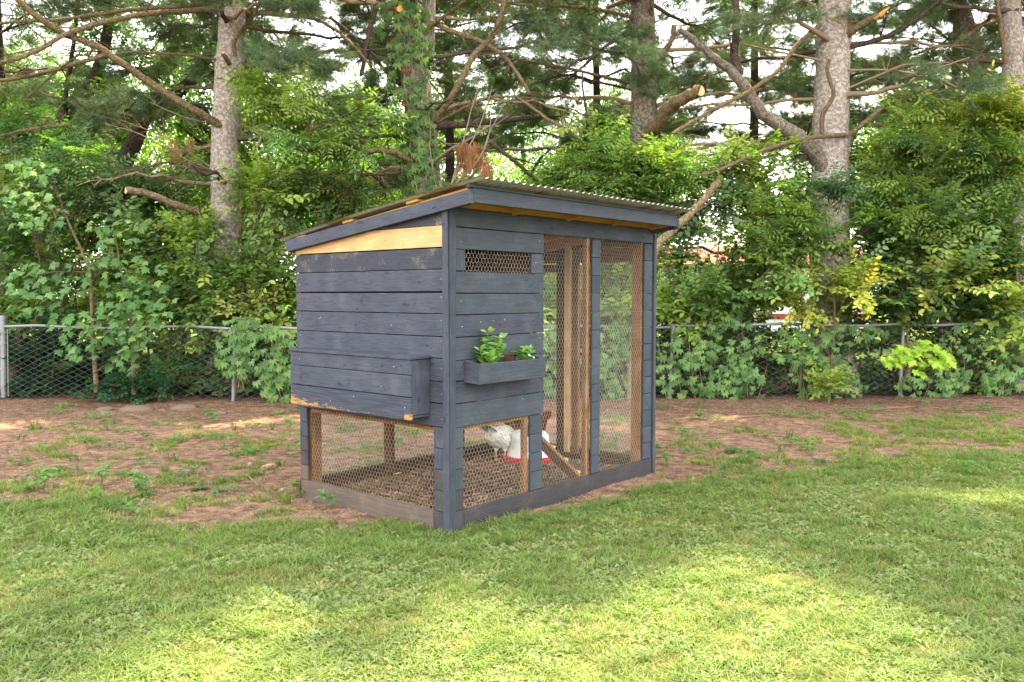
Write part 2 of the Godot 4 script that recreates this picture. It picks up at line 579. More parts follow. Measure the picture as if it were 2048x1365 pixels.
func make_shapes() -> void:
	rng.seed = 3
	var oval := [0.0, 0.20, 0.27, 0.2, 0.0]
	var slim := [0.0, 0.14, 0.18, 0.0]
	# an ovate-leaved twig
	for k in 3:
		var m := MB.new()
		m.tint = Color(0.8, 0.55, 0.4)
		m.wire(Vector3.ZERO, Vector3(0, 0.04, 0.26), 0.002)
		for i in 11:
			m.tint = Color.WHITE * rng.randf_range(0.75, 1.25)
			var f := i / 10.0
			var d := Vector3((1.0 if i % 2 else -1.0) * rng.randf_range(0.6, 1.0), rng.randf_range(-0.2, 0.5), rng.randf_range(0.2, 0.9)).normalized()
			m.leaf(Vector3(0, 0.04 * f, 0.26 * f), d, Vector3(rng.randf_range(-0.4, 0.4), 1, rng.randf_range(-0.4, 0.4)), rng.randf_range(0.055, 0.085), oval, 0.3)
		S["twig_%d" % k] = m.mesh()
	# compound leaves of many leaflets
	for k in 2:
		var m := MB.new()
		for j in 3:
			var turn := Basis(Vector3.UP, rng.randf_range(-1.2, 1.2)) * Basis(Vector3.RIGHT, rng.randf_range(-0.5, 0.3))
			for i in 11:
				m.tint = Color.WHITE * rng.randf_range(0.8, 1.25)
				var f := (i / 2) / 5.0
				var d := Vector3((1.0 if i % 2 else -1.0) * 0.9, -0.1, 0.5).normalized() if i < 10 else Vector3.FORWARD * -1.0
				var b := Vector3(0, -0.10 * f * f, 0.05 + 0.24 * f)
				m.leaf(turn * b, turn * d, turn * Vector3(rng.randf_range(-0.3, 0.3), 1, 0), rng.randf_range(0.06, 0.085), slim, 0.35)
			m.tint = Color(0.7, 0.7, 0.5)
			m.wire(Vector3.ZERO, turn * Vector3(0, -0.10, 0.29), 0.0018)
		S["frond_%d" % k] = m.mesh()
	# maple leaves, alone and on a twig
	var ml := MB.new()
	ml.maple(Vector3.ZERO, Vector3(0, 0, 1), Vector3.UP, 0.11)
	ml.wire(Vector3.ZERO, Vector3(0, 0.03, -0.06), 0.0014)
	S.maple = ml.mesh()
	for k in 2:
		var m := MB.new()
		for i in 6:
			m.tint = Color.WHITE * rng.randf_range(0.8, 1.2)
			var f := i / 5.0
			var d := Vector3((1.0 if i % 2 else -1.0) * rng.randf_range(0.4, 1.0), rng.randf_range(-0.3, 0.2), rng.randf_range(0.2, 0.9)).normalized()
			m.maple(Vector3(0, 0, 0.28 * f) + d * 0.04, d, Vector3(rng.randf_range(-0.5, 0.5), 1, rng.randf_range(-0.2, 0.6)), rng.randf_range(0.075, 0.115))
		m.tint = Color(0.9, 0.5, 0.35)
		m.wire(Vector3.ZERO, Vector3(0, 0.0, 0.28), 0.002)
		S["maple_twig_%d" % k] = m.mesh()
	# creeper: five leaflets on a stalk
	var cr := MB.new()
	for i in 5:
		var a := -1.25 + 0.625 * i
		cr.tint = Color.WHITE * (0.9 + 0.05 * i)
		cr.leaf(Vector3(sin(a) * 0.008, 0, cos(a) * 0.008), Vector3(sin(a), -0.05, cos(a)).normalized(), Vector3.UP, 0.085 - 0.02 * absf(a), [0.0, 0.10, 0.20, 0.15, 0.0], 0.45, 0.3)
	S.creeper = cr.mesh()
	# needle sprays of a white pine: fine ones in view, coarse ones high in the crown
	for k in 3:
		var m := MB.new()
		for tw in 4:
			var tip := Vector3(rng.randf_range(-0.13, 0.13), rng.randf_range(-0.04, 0.07), rng.randf_range(0.1, 0.24)) if tw else Vector3(0, 0, 0.22)
			m.tint = Color(1.3, 0.9, 0.7)
			m.wire(Vector3.ZERO, tip, 0.002)
			for i in 26:
				m.tint = Color.WHITE * rng.randf_range(0.65, 1.35)
				var b := tip * rng.randf_range(0.45, 1.0)
				var d := (tip.normalized() * rng.randf_range(0.3, 1.1) + Vector3(rng.randf_range(-1, 1), rng.randf_range(-1, 0.7), rng.randf_range(-1, 1)) * 0.8).normalized()
				var e := b + d * rng.randf_range(0.07, 0.12) - Vector3(0, 0.02, 0)
				var s := d.cross(Vector3(rng.randf() - 0.5, rng.randf() - 0.5, rng.randf() - 0.5)).normalized() * 0.0021
				m.tri(b - s, b + s, e)
		S["needles_%d" % k] = m.mesh()
	var m2 := MB.new()
	for i in 70:
		m2.tint = Color.WHITE * rng.randf_range(0.7, 1.3)
		var b := Vector3(rng.randf_range(-1, 1), rng.randf_range(-0.4, 0.4), rng.randf_range(-1, 1)) * 0.28
		var d := Vector3(rng.randf_range(-1, 1), rng.randf_range(-0.6, 0.6), rng.randf_range(-1, 1)).normalized()
		var s := d.cross(Vector3(rng.randf() - 0.5, rng.randf() - 0.5, rng.randf() - 0.5)).normalized() * 0.010
		m2.tri(b - s, b + s, b + d * 0.2)
	S.needle_mass = m2.mesh()
	# a bunch of hanging dead needles
	var dn := MB.new()
	for i in 60:
		dn.tint = Color.WHITE * rng.randf_range(0.6, 1.3)
		var b := Vector3(rng.randf_range(-0.05, 0.05), rng.randf_range(-0.1, 0.05), rng.randf_range(-0.05, 0.05))
		var d := Vector3(rng.randf_range(-0.3, 0.3), -1, rng.randf_range(-0.3, 0.3)).normalized()
		dn.tri(b, b + Vector3(0.004, 0, 0.002), b + d * rng.randf_range(0.08, 0.16))
	S.dead_bunch = dn.mesh()
	# far broad leaves
	for k in 2:
		var m := MB.new()
		for i in 26:
			m.tint = Color.WHITE * rng.randf_range(0.7, 1.3)
			var b := Vector3(rng.randf_range(-1, 1), rng.randf_range(-0.7, 0.7), rng.randf_range(-1, 1)) * 0.36
			var d := Vector3(rng.randf_range(-1, 1), rng.randf_range(-0.6, 0.4), rng.randf_range(-1, 1)).normalized()
			m.leaf(b, d, Vector3(rng.randf_range(-0.6, 0.6), 1, rng.randf_range(-0.6, 0.6)), rng.randf_range(0.09, 0.15), [0.0, 0.26, 0.0], 0.2)
		S["far_leaves_%d" % k] = m.mesh()
	# grass tufts
	for k in 4:
		var m := MB.new()
		for i in 9:
			m.tint = Color.WHITE * rng.randf_range(0.7, 1.3)
			if rng.randf() < 0.10: m.tint = Color(2.4, 1.5, 1.6)
			var a := rng.randf() * TAU
			var lean := rng.randf_range(0.25, 1.2)
			var d := Vector3(cos(a) * lean, 1, sin(a) * lean).normalized()
			var b := Vector3(rng.randf_range(-0.02, 0.02), -0.004, rng.randf_range(-0.02, 0.02))
			var len_ := rng.randf_range(0.03, 0.062)
			var side := d.cross(Vector3.UP).normalized() * 0.0019
			var mid := b + d * len_ * 0.55
			var tip := b + d * len_ + Vector3(cos(a), -0.55, sin(a)) * len_ * 0.3
			m.tri(b - side, b + side, mid + side); m.tri(b - side, mid + side, mid - side); m.tri(mid - side, mid + side, tip)
		S["tuft_%d" % k] = m.mesh()
	for k in 3:
		var m := MB.new()
		for i in 12:
			m.tint = Color.WHITE * rng.randf_range(0.75, 1.3)
			var a := rng.randf() * TAU
			var lean := rng.randf_range(0.15, 0.9)
			var d := Vector3(cos(a) * lean, 1, sin(a) * lean).normalized()
			var b := Vector3(rng.randf_range(-0.03, 0.03), -0.004, rng.randf_range(-0.03, 0.03))
			var len_ := rng.randf_range(0.08, 0.17)
			var side := d.cross(Vector3.UP).normalized() * 0.0032
			var mid := b + d * len_ * 0.55
			var tip := b + d * len_ + Vector3(cos(a), -0.7, sin(a)) * len_ * 0.35
			m.tri(b - side, b + side, mid + side); m.tri(b - side, mid + side, mid - side); m.tri(mid - side, mid + side, tip)
		S["tall_tuft_%d" % k] = m.mesh()
	for k in 2:
		var m := MB.new()
		for i in 6:
			var b := Vector3(rng.randf_range(-0.035, 0.035), rng.randf_range(0.012, 0.035), rng.randf_range(-0.035, 0.035))
			var up := Vector3(rng.randf_range(-1.1, 1.1), 1, rng.randf_range(-1.1, 1.1)).normalized()
			m.tint = Color.WHITE * rng.randf_range(0.7, 1.3)
			for j in 3:
				var a := TAU * j / 3 + i
				var flat := Vector3(cos(a), 0, sin(a))
				m.leaf(b, (flat - up * flat.dot(up)).normalized(), up, rng.randf_range(0.010, 0.015), [0.0, 0.36, 0.30, 0.0], 0.15)
		S["clover_%d" % k] = m.mesh()
	# low broad weeds: a flat rosette, a leafy sprout
	for k in 3:
		var m := MB.new()
		for i in 11:
			m.tint = Color.WHITE * rng.randf_range(0.8, 1.2)
			var a := TAU * i / 11.0 + rng.randf_range(-0.2, 0.2)
			m.leaf(Vector3(0, 0.005, 0), Vector3(cos(a), rng.randf_range(0.15, 0.8), sin(a)).normalized(), Vector3.UP, rng.randf_range(0.06, 0.11), [0.05, 0.10, 0.17, 0.16, 0.0], 0.45)
		S["rosette_%d" % k] = m.mesh()
	for k in 3:
		var m := MB.new()
		for i in 46:
			m.tint = Color.WHITE * rng.randf_range(0.75, 1.3)
			var a := rng.randf() * TAU
			var q := sqrt(rng.randf()) * 0.13
			var b := Vector3(cos(a) * q, rng.randf_range(0.0, 0.07) * (1.0 - q * 4.0), sin(a) * q)
			m.leaf(b, Vector3(rng.randf_range(-1, 1), rng.randf_range(0.1, 0.7), rng.randf_range(-1, 1)).normalized(), Vector3.UP, rng.randf_range(0.025, 0.05), [0.0, 0.2, 0.25, 0.0], 0.3)
		S["sprout_%d" % k] = m.mesh()
	for k in 2:
		var m := MB.new()
		for i in 7:
			var a := rng.randf() * TAU
			var top := Vector3(cos(a) * 0.06, rng.randf_range(0.06, 0.20), sin(a) * 0.06)
			m.tint = Color(0.8, 0.9, 0.6)
			m.wire(Vector3.ZERO, top, 0.002)
			m.tint = Color.WHITE * rng.randf_range(0.85, 1.2)
			for j in 3:
				var e := a + TAU * j / 3.0
				m.leaf(top, Vector3(cos(e), 0.1, sin(e)).normalized(), Vector3(0, 1, 0), 0.075, [0.0, 0.24, 0.34, 0.25, 0.0], 0.35)
		S["leafy_weed_%d" % k] = m.mesh()
	var ch := MB.new()
	for i in 6:
		ch.tint = Color.WHITE * rng.randf_range(0.6, 1.3)
		var b := Vector3(rng.randf_range(-0.03, 0.03), rng.randf_range(0, 0.012), rng.randf_range(-0.03, 0.03))
		var d := Vector3(rng.randf_range(-1, 1), rng.randf_range(-0.4, 0.4), rng.randf_range(-1, 1)).normalized() * rng.randf_range(0.008, 0.02)
		var s := d.cross(Vector3(rng.randf() - 0.5, 1, rng.randf() - 0.5)).normalized() * rng.randf_range(0.004, 0.01)
		ch.tri(b - s, b + s, b + d); ch.tri(b + s, b + d + s, b + d)
	S.chips = ch.mesh()
	var pn := MB.new()
	for i in 5:
		pn.tint = Color.WHITE * rng.randf_range(0.6, 1.3)
		var b := Vector3(rng.randf_range(-0.05, 0.05), rng.randf_range(0.001, 0.006), rng.randf_range(-0.05, 0.05))
		var a := rng.randf() * TAU
		var d := Vector3(cos(a), 0.03, sin(a)) * rng.randf_range(0.04, 0.09)
		var s := Vector3(-sin(a), 0, cos(a)) * 0.0013
		pn.tri(b - s, b + s, b + d)
	S.litter = pn.mesh()


func _ready() -> void:
	# camera
	var cam := Camera3D.new()
	cam.name = "camera"
	cam.position = EYE
	cam.rotation_degrees.x = -PITCH
	cam.fov = 2.0 * rad_to_deg(atan(682.5 / FOCAL))
	cam.near = 0.05
	cam.far = 600.0
	add_child(cam)
	cam.make_current()
	# sky
	var sky := ProceduralSkyMaterial.new()
	sky.sky_top_color = Color(0.93, 0.945, 0.955)
	sky.sky_horizon_color = Color(1.0, 0.99, 0.965)
	sky.sky_curve = 0.2
	sky.ground_bottom_color = Color(0.35, 0.38, 0.28)
	sky.ground_horizon_color = Color(0.6, 0.62, 0.55)
	sky.sky_energy_multiplier = 1.0
	sky.sun_angle_max = 1.0
	var env := Environment.new()
	env.background_mode = Environment.BG_SKY
	env.sky = Sky.new()
	env.sky.sky_material = sky
	env.background_energy_multiplier = 1.0
	env.tonemap_mode = Environment.TONE_MAPPER_LINEAR
	env.tonemap_exposure = 7.2
	env.sdfgi_enabled = true
	env.ssao_enabled = true
	env.ssil_enabled = true
	var we := WorldEnvironment.new()
	we.name = "surroundings"
	we.environment = env
	add_child(we)
	# sun, behind the pines
	var sun := DirectionalLight3D.new()
	sun.name = "sun"
	sun.light_color = Color(1.0, 0.92, 0.76)
	sun.light_energy = 1.5
	sun.light_angular_distance = 0.6
	sun.shadow_enabled = true
	add_child(sun)
	sun.look_at_from_position(Vector3.ZERO, -SUN, Vector3.UP)

	soft.seed = 7
	soft.frequency = 0.45
	soft.fractal_octaves = 3
	fine.seed = 8
	fine.frequency = 2.2
	fine.fractal_octaves = 2
	for poly in [[[1236, 1150], [1315, 1133], [1407, 1076], [1543, 1076], [1627, 1110], [1667, 1181], [1785, 1203], [1939, 1252], [2120, 1310], [2300, 1600], [860, 1600], [760, 1365], [790, 1200], [860, 1130], [960, 1130], [1060, 1210]], [[1640, 975], [1917, 970], [2200, 985], [2300, 1060], [1900, 1040], [1700, 1010]], [[373, 1190], [497, 1190], [497, 1265], [373, 1265]], [[120, 1300], [420, 1280], [700, 1330], [700, 1600], [0, 1600]]]:
		var p := PackedVector2Array()
		for q in poly:
			var g := ground_at(q[0], q[1])
			p.append(Vector2(g.x, g.z))
		sunny.append(p)
	for q in [[-2000, 1000], [0, 1025], [200, 1018], [330, 1062], [450, 1078], [560, 1052], [640, 1042], [750, 1056], [900, 1060], [1000, 1042], [1100, 1028], [1200, 1003], [1300, 983], [1380, 972], [1500, 958], [1650, 938], [1800, 928], [2048, 905], [3500, 880]]:
		var g := ground_at(q[0], q[1])
		lawn_edge.append(Vector2(g.x, g.z))
	make_materials()
	make_shapes()
	build_ground()
	build_fence()
	build_pines()
	build_background()
	build_shrubs()
	build_coop()
	build_birds()
	build_lawn()
	build_yard_bits()


# ---------------------------------------------------------------- ground
# how far a spot lies inside the lawn, in metres (negative on bare soil)
func lawn_depth(x: float, z: float) -> float:
	var edge := lawn_edge[0].y
	for i in lawn_edge.size() - 1:
		var a := lawn_edge[i]
		var b := lawn_edge[i + 1]
		if x >= a.x and x <= b.x and b.x > a.x:
			edge = lerpf(a.y, b.y, (x - a.x) / (b.x - a.x))
	if x > lawn_edge[-1].x: edge = lawn_edge[-1].y
	return z - edge

func relief(x: float, z: float) -> float:
	if z > 4.0 or z < -30.0: return 0.0
	return 0.018 * soft.get_noise_2d(x * 1.3, z * 1.3) + 0.006 * fine.get_noise_2d(x * 2.0, z * 2.0)

func build_ground() -> void:
	var xs := []
	var zs := []
	var p := -400.0
	while p < 400.0:
		xs.append(p)
		p += 0.07 if absf(p) < 6.0 else (0.3 if absf(p) < 14.0 else 20.0)
	p = -400.0
	while p < 200.0:
		zs.append(p)
		p += 0.07 if p > -9.0 and p < -2.4 else (0.15 if p > -14.0 and p < -2.4 else (0.6 if p > -30.0 and p < 6.0 else 15.0))
	var w := xs.size()
	var pos := PackedVector3Array()
	var nor := PackedVector3Array()
	var uv := PackedVector2Array()
	var col := PackedColorArray()
	for z in zs:
		for x in xs:
			pos.append(Vector3(x, relief(x, z), z))
			var e := 0.05
			var nn := Vector3.UP
			if absf(x) < 14.0 and z > -14.0 and z < 2.0:
				nn = Vector3(relief(x - e, z) - relief(x + e, z), 2 * e, relief(x, z - e) - relief(x, z + e)).normalized()
			nor.append(nn)
			uv.append(Vector2(x, z))
			var dirt := Color(0.53, 0.315, 0.215)
			var n1 := soft.get_noise_2d(x * 2.0 + 40, z * 2.0)
			dirt = dirt.lerp(Color(0.42, 0.245, 0.165), clampf(0.5 + n1, 0, 1))
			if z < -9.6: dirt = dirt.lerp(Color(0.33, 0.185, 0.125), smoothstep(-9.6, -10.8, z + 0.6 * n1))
			var lawn := Color(0.27, 0.21, 0.105)
			var k := smoothstep(-0.35, 0.35, lawn_depth(x, z) + 0.55 * n1)
			var c := dirt.lerp(lawn, k)
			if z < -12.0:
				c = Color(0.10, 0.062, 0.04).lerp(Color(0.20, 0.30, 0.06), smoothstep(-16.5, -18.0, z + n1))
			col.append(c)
	var index := PackedInt32Array()
	for j in zs.size() - 1:
		for i in w - 1:
			var a := j * w + i
			index.append_array([a, a + 1, a + w + 1, a, a + w + 1, a + w])
	var arr := []
	arr.resize(Mesh.ARRAY_MAX)
	arr[Mesh.ARRAY_VERTEX] = pos
	arr[Mesh.ARRAY_NORMAL] = nor
	arr[Mesh.ARRAY_TEX_UV] = uv
	arr[Mesh.ARRAY_COLOR] = col
	arr[Mesh.ARRAY_INDEX] = index
	var m := ArrayMesh.new()
	m.add_surface_from_arrays(Mesh.PRIMITIVE_TRIANGLES, arr)
	var o := part("ground", m, M.soil, self, "structure")
	o.set_meta("label", "reddish bare soil and lawn ground under everything")


# ---------------------------------------------------------------- fence
var fence_line := PackedVector2Array([Vector2(-7.43, -12.2), Vector2(-3.93, -11.75), Vector2(-0.8, -11.95), Vector2(2.30, -12.2), Vector2(5.80, -12.5), Vector2(9.3, -12.65), Vector2(12.5, -12.75)])

func fence_z(x: float) -> float:
	for i in fence_line.size() - 1:
		if x >= fence_line[i].x and x <= fence_line[i + 1].x:
			return lerpf(fence_line[i].y, fence_line[i + 1].y, (x - fence_line[i].x) / (fence_line[i + 1].x - fence_line[i].x))
	return fence_line[0].y if x < fence_line[0].x else fence_line[-1].y

func build_fence() -> void:
	var f := thing("chain_link_fence", "grey chain link fence with pipe rail running behind the coop", "fence")
	rng.seed = 21
	for i in fence_line.size():
		var m := MB.new()
		var g := fence_line[i]
		var lean := Vector3(rng.randf_range(-0.05, 0.05), 0, rng.randf_range(-0.02, 0.02)) if i else Vector3(0.03, 0, 0)
		var h := 1.16 if i == 0 else 1.03
		var r := 0.042 if i == 0 else 0.026
		var b := Vector3(g.x, -0.1, g.y)
		m.tube([b, b + Vector3.UP * 0.6 + lean * 0.6, b + Vector3.UP * (h + 0.1) + lean], [r, r, r], 12)
		var post := part("post", m.mesh(), M.fence_pipe, f)
		var k := MB.new()
		var top := b + Vector3.UP * (h + 0.1) + lean
		k.lathe([Vector2(r + 0.006, -0.03), Vector2(r + 0.006, 0.01), Vector2(r * 0.7, 0.035), Vector2(0.001, 0.045)], Transform3D(Basis.IDENTITY, top), 12)
		part("cap", k.mesh(), M.fence_pipe, post)
		if i == 0:
			for y in [0.25, 0.52, 0.9, 1.05]:
				var q := MB.new()
				q.lathe([Vector2(r + 0.001, -0.012), Vector2(r + 0.007, -0.012), Vector2(r + 0.007, 0.012), Vector2(r + 0.001, 0.012)], Transform3D(Basis.IDENTITY, b + Vector3.UP * y + lean * y), 12)
				part("tension_band", q.mesh(), M.fence_pipe, post)
	for i in fence_line.size() - 1:
		var a := fence_line[i]
		var b := fence_line[i + 1]
		var m := MB.new()
		var pts := PackedVector3Array()
		for k in 7:
			var q := a.lerp(b, k / 6.0)
			pts.append(Vector3(q.x, 1.035 + 0.02 * sin(k * 1.7 + i) + (0.02 if i > 2 else 0.0), q.y))
		m.tube(pts, taper(7, 0.021, 0.021), 10)
		part("top_rail", m.mesh(), M.fence_pipe, f)
		# woven wires: zigzags side by side, each linked with the next
		var net := MB.new()
		var length := a.distance_to(b)
		var pitch := 0.086
		var cols := int(length / pitch)
		var dir := Vector3(b.x - a.x, 0, b.y - a.y) / length
		var out := Vector3(-dir.z, 0, dir.x)
		var rows := 25
		var pt := func(s: float, y: float) -> Vector3:
			var bulge := 0.03 * soft.get_noise_2d(s * 2.0 + i * 30, y * 2.0)
			return Vector3(a.x, 0, a.y) + dir * s + Vector3.UP * (y + 0.012 * sin(s * 2.3)) + out * (0.03 + bulge)
		for cidx in cols:
			var s0 := (cidx + 0.5) * pitch
			for row in rows:
				var y0 := 0.02 + row * 0.0405
				var left := (row + cidx) % 2 == 0
				net.wire(pt.call(s0 - pitch * 0.5 if left else s0 + pitch * 0.5, y0), pt.call(s0 + pitch * 0.5 if left else s0 - pitch * 0.5, y0 + 0.0405), 0.0017)
		part("wire_mesh", net.mesh(), M.fence_wire, f, "stuff")
	var m := MB.new()
	m.tube([Vector3(-7.34, 0.02, -12.17), Vector3(-7.32, 1.0, -12.17)], [0.008, 0.008], 6)
	part("tension_bar", m.mesh(), M.fence_pipe, f)
	m = MB.new()
	m.tube([at(12, 830, 12.6), at(28, 740, 12.6), at(42, 655, 12.6)], [0.075, 0.07, 0.065], 9, 1.0, 0.06, rng)
	tag(part("wooden_post", m.mesh(), M.dark_bark, self), "old leaning wooden post behind the left end of the fence", "post")


# ---------------------------------------------------------------- trees
func pix(list: Array, tail_depth := 0.0) -> PackedVector3Array:
	var out := PackedVector3Array()
	var d: float = list[0][2]
	for i in list.size():
		if list[i].size() > 2: d = list[i][2]
		out.append(at(list[i][0], list[i][1], d))
	return out

func branch(tree: Node, list: Array, r0: float, r1: float, mat := "limb_bark", called := "branch", twigs := 0, sides := 8) -> MeshInstance3D:
	var pts := smooth(pix(list), 4, r0 * 0.18)
	var m := MB.new()
	m.tube(pts, taper(pts.size(), r0, r1), sides, maxf(0.5, r0 * 8.0), 0.06, rng, true, 1.0)
	if mat == "limb_bark" and called == "branch": twigs += 3
	if twigs:
		for i in twigs:
			var k := rng.randi_range(pts.size() / 4, pts.size() - 2)
			var d := (pts[k + 1] - pts[k]).normalized()
			var s := (d * rng.randf_range(0.2, 0.9) + Vector3(rng.randf_range(-1, 1), rng.randf_range(-0.5, 0.9), rng.randf_range(-1, 1))).normalized()
			var len_ := rng.randf_range(0.25, 0.8)
			var bend := Vector3(rng.randf_range(-1, 1), rng.randf_range(-0.6, 0.5), rng.randf_range(-1, 1)) * 0.2 * len_
			var rt := minf(0.014, lerpf(r0, r1, float(k) / pts.size()) * 0.45)
			var knee := pts[k] + s * len_ * 0.5 + bend
			m.tube([pts[k], knee, pts[k] + s * len_], [rt, rt * 0.7, rt * 0.2], 5, 0.5, 0, null, false)
			var fork := (s + Vector3(rng.randf_range(-1, 1), rng.randf_range(-0.6, 0.8), rng.randf_range(-1, 1))).normalized()
			m.tube([knee, knee + fork * len_ * 0.25, knee + fork * len_ * 0.5 + Vector3(0, 0.02, 0)], [rt * 0.6, rt * 0.4, rt * 0.12], 4, 0.5, 0, null, false)
	return part(called, m.mesh(), M[mat], tree)

func trunk(tree: Node, pts: PackedVector3Array, r0: float, r1: float, mat: String, whorls := PackedFloat32Array(), called := "trunk") -> MeshInstance3D:
	var p := smooth(pts, 14)
	var radii := taper(p.size(), r0, r1)
	for i in p.size():
		for w in whorls:
			radii[i] *= 1.0 + 0.10 * exp(-pow((p[i].y - w) / 0.09, 2))
		if p[i].y < 0.8: radii[i] *= 1.0 + 0.35 * pow(1.0 - p[i].y / 0.8, 2)
	var m := MB.new()
	m.tube(p, radii, 18, 2.0, 0.025, rng, true, 0.8)
	return part(called, m.mesh(), M[mat], tree)

# boughs in whorls with sprays of needles; the lower ones reach away from the lawn
func pine_crown(tree: Node, foot: Vector3, top: float, lowest: float, lean: Vector3, reach: float, bare: float, seed_: int, density := 1.0) -> void:
	rng.seed = seed_
	var upper := MB.new()
	var sprays := [Many.new(), Many.new(), Many.new()]
	var mass := Many.new()
	var h := lowest
	while h < top - 0.6:
		var f := (h - lowest) / (top - lowest)
		var count := rng.randi_range(4, 6) if h > 5.2 else rng.randi_range(2, 4)
		var turn := rng.randf() * TAU
		for i in count:
			var a := turn + TAU * i / count + rng.randf_range(-0.3, 0.3)
			var dir := Vector3(cos(a), 0, sin(a))
			var toward := dir.z
			var length := reach * (1.0 - 0.75 * pow(f, 1.3)) * rng.randf_range(0.75, 1.15)
			if h < 6.8 and toward > 0.15:
				if rng.randf() < 0.7: continue
				length *= 0.5
			var start := foot + lean * (h - foot.y) + Vector3.UP * h
			var rise := rng.randf_range(0.0, 0.35) if f < 0.4 else rng.randf_range(0.2, 0.7)
			var pts := PackedVector3Array([start, start + dir * length * 0.35 + Vector3.UP * rise * length * 0.3, start + dir * length * 0.7 + Vector3.UP * rise * length * 0.35 + dir.rotated(Vector3.UP, 1.6) * rng.randf_range(-0.3, 0.3), start + dir * length + Vector3.UP * (rise * 0.3 - 0.08) * length])
			var q := smooth(pts, 4, 0.055 if h < 7.0 else 0.02)
			var r0 := lerpf(0.045, 0.02, f) * rng.randf_range(0.7, 1.2)
			var m := MB.new() if h < 6.6 else upper
			m.tube(q, taper(q.size(), r0, 0.006), 6, 0.5, 0.05, rng, false, 1.0)
			var n := int(length * (13.0 if h < 7.0 else 4.0))
			for k in n:
				var g := rng.randf_range(0.22, 1.0)
				var b := q[clampi(int(g * (q.size() - 1)), 1, q.size() - 1)]
				var out := (dir.rotated(Vector3.UP, rng.randf_range(0.4, 1.4) * (1.0 if k % 2 else -1.0)) + Vector3.UP * rng.randf_range(-0.35, 0.3)).normalized()
				var len_ := rng.randf_range(0.3, 1.0) * (1.15 - g * 0.6) * (0.6 + 0.1 * length)
				var e := b + out * len_ + Vector3.DOWN * 0.06
				m.tube([b, (b + e) * 0.5 + Vector3.UP * 0.03, e], [0.008, 0.005, 0.002], 3, 1, 0, null, false)
				if h < bare or (g < 0.45 and h < 7.5): continue
				for s in ((6 if foot.z < -17.0 else 5) if h < (9.5 if foot.z < -17.0 else 7.4) else 0):
					if rng.randf() > density: continue
					var at_ := b.lerp(e, rng.randf_range(0.35, 1.05))
					if in_sun(at_) and rng.randf() < 0.96: continue
					var z := (out + Vector3(rng.randf_range(-0.8, 0.8), rng.randf_range(-0.4, 0.5), rng.randf_range(-0.8, 0.8))).normalized()
					var bs := Basis.looking_at(-z, Vector3(0.1, 1, 0.05)).rotated(z, rng.randf_range(-0.6, 0.6)).scaled(Vector3.ONE * rng.randf_range(0.8, 1.3) * (1.45 if foot.z < -17.0 else 1.0))
					var col := spread(Color(0.13, 0.19, 0.10), 0.35)
					if rng.randf() < 0.25: col = spread(Color(0.185, 0.235, 0.10), 0.25)
					if h < 7.2 or foot.z < -17.0: sprays[rng.randi() % 3].put(Transform3D(bs, at_), col)
					else: mass.put(Transform3D(bs.scaled_local(Vector3.ONE * 1.25), at_), col)
			if h < 6.6: part("branch", m.mesh(), M.dark_twig if i % 2 else M.twig, tree)
		h += rng.randf_range(0.65, 1.0)
	part("upper_branches", upper.mesh(), M.dark_twig, tree, "stuff")
	for k in 3: many("needles", sprays[k], S["needles_%d" % k], M.needle, tree)
	# the high crown, above the view
	var tall := top * 1.14
	for i in (2600 if top > 11.5 else 250):
		var d := Vector3(rng.randf_range(-1, 1), rng.randf_range(-1, 1), rng.randf_range(-1, 1))
		if d.length() > 1.0: continue
		var f := (d.y + 1.0) * 0.5
		var p := foot + lean * 7.0 + Vector3(d.x * reach * 1.02, lerpf(7.2, tall, f), 1.5 + d.z * reach * 0.9)
		if in_sun(p) and rng.randf() < 0.975: continue
		var g := Vector2(p.x - SUN.x / SUN.y * p.y, p.z - SUN.z / SUN.y * p.y)
		if half_sun(g) and rng.randf() < 0.9: continue
		mass.put(Transform3D(any_turn().scaled(Vector3.ONE * rng.randf_range(1.0, 1.5)), p), spread(Color(0.10, 0.16, 0.07), 0.3))
	many("needles", mass, S.needle_mass, M.needle, tree)

func saw_cut(tree: Node, p: Vector3, dir: Vector3, r: float, mat := "sawn_end") -> void:
	var m := MB.new()
	m.tube([p, p + dir * 0.006], [r, r * 0.97], 12)
	part("cut_end", m.mesh(), M[mat], tree)

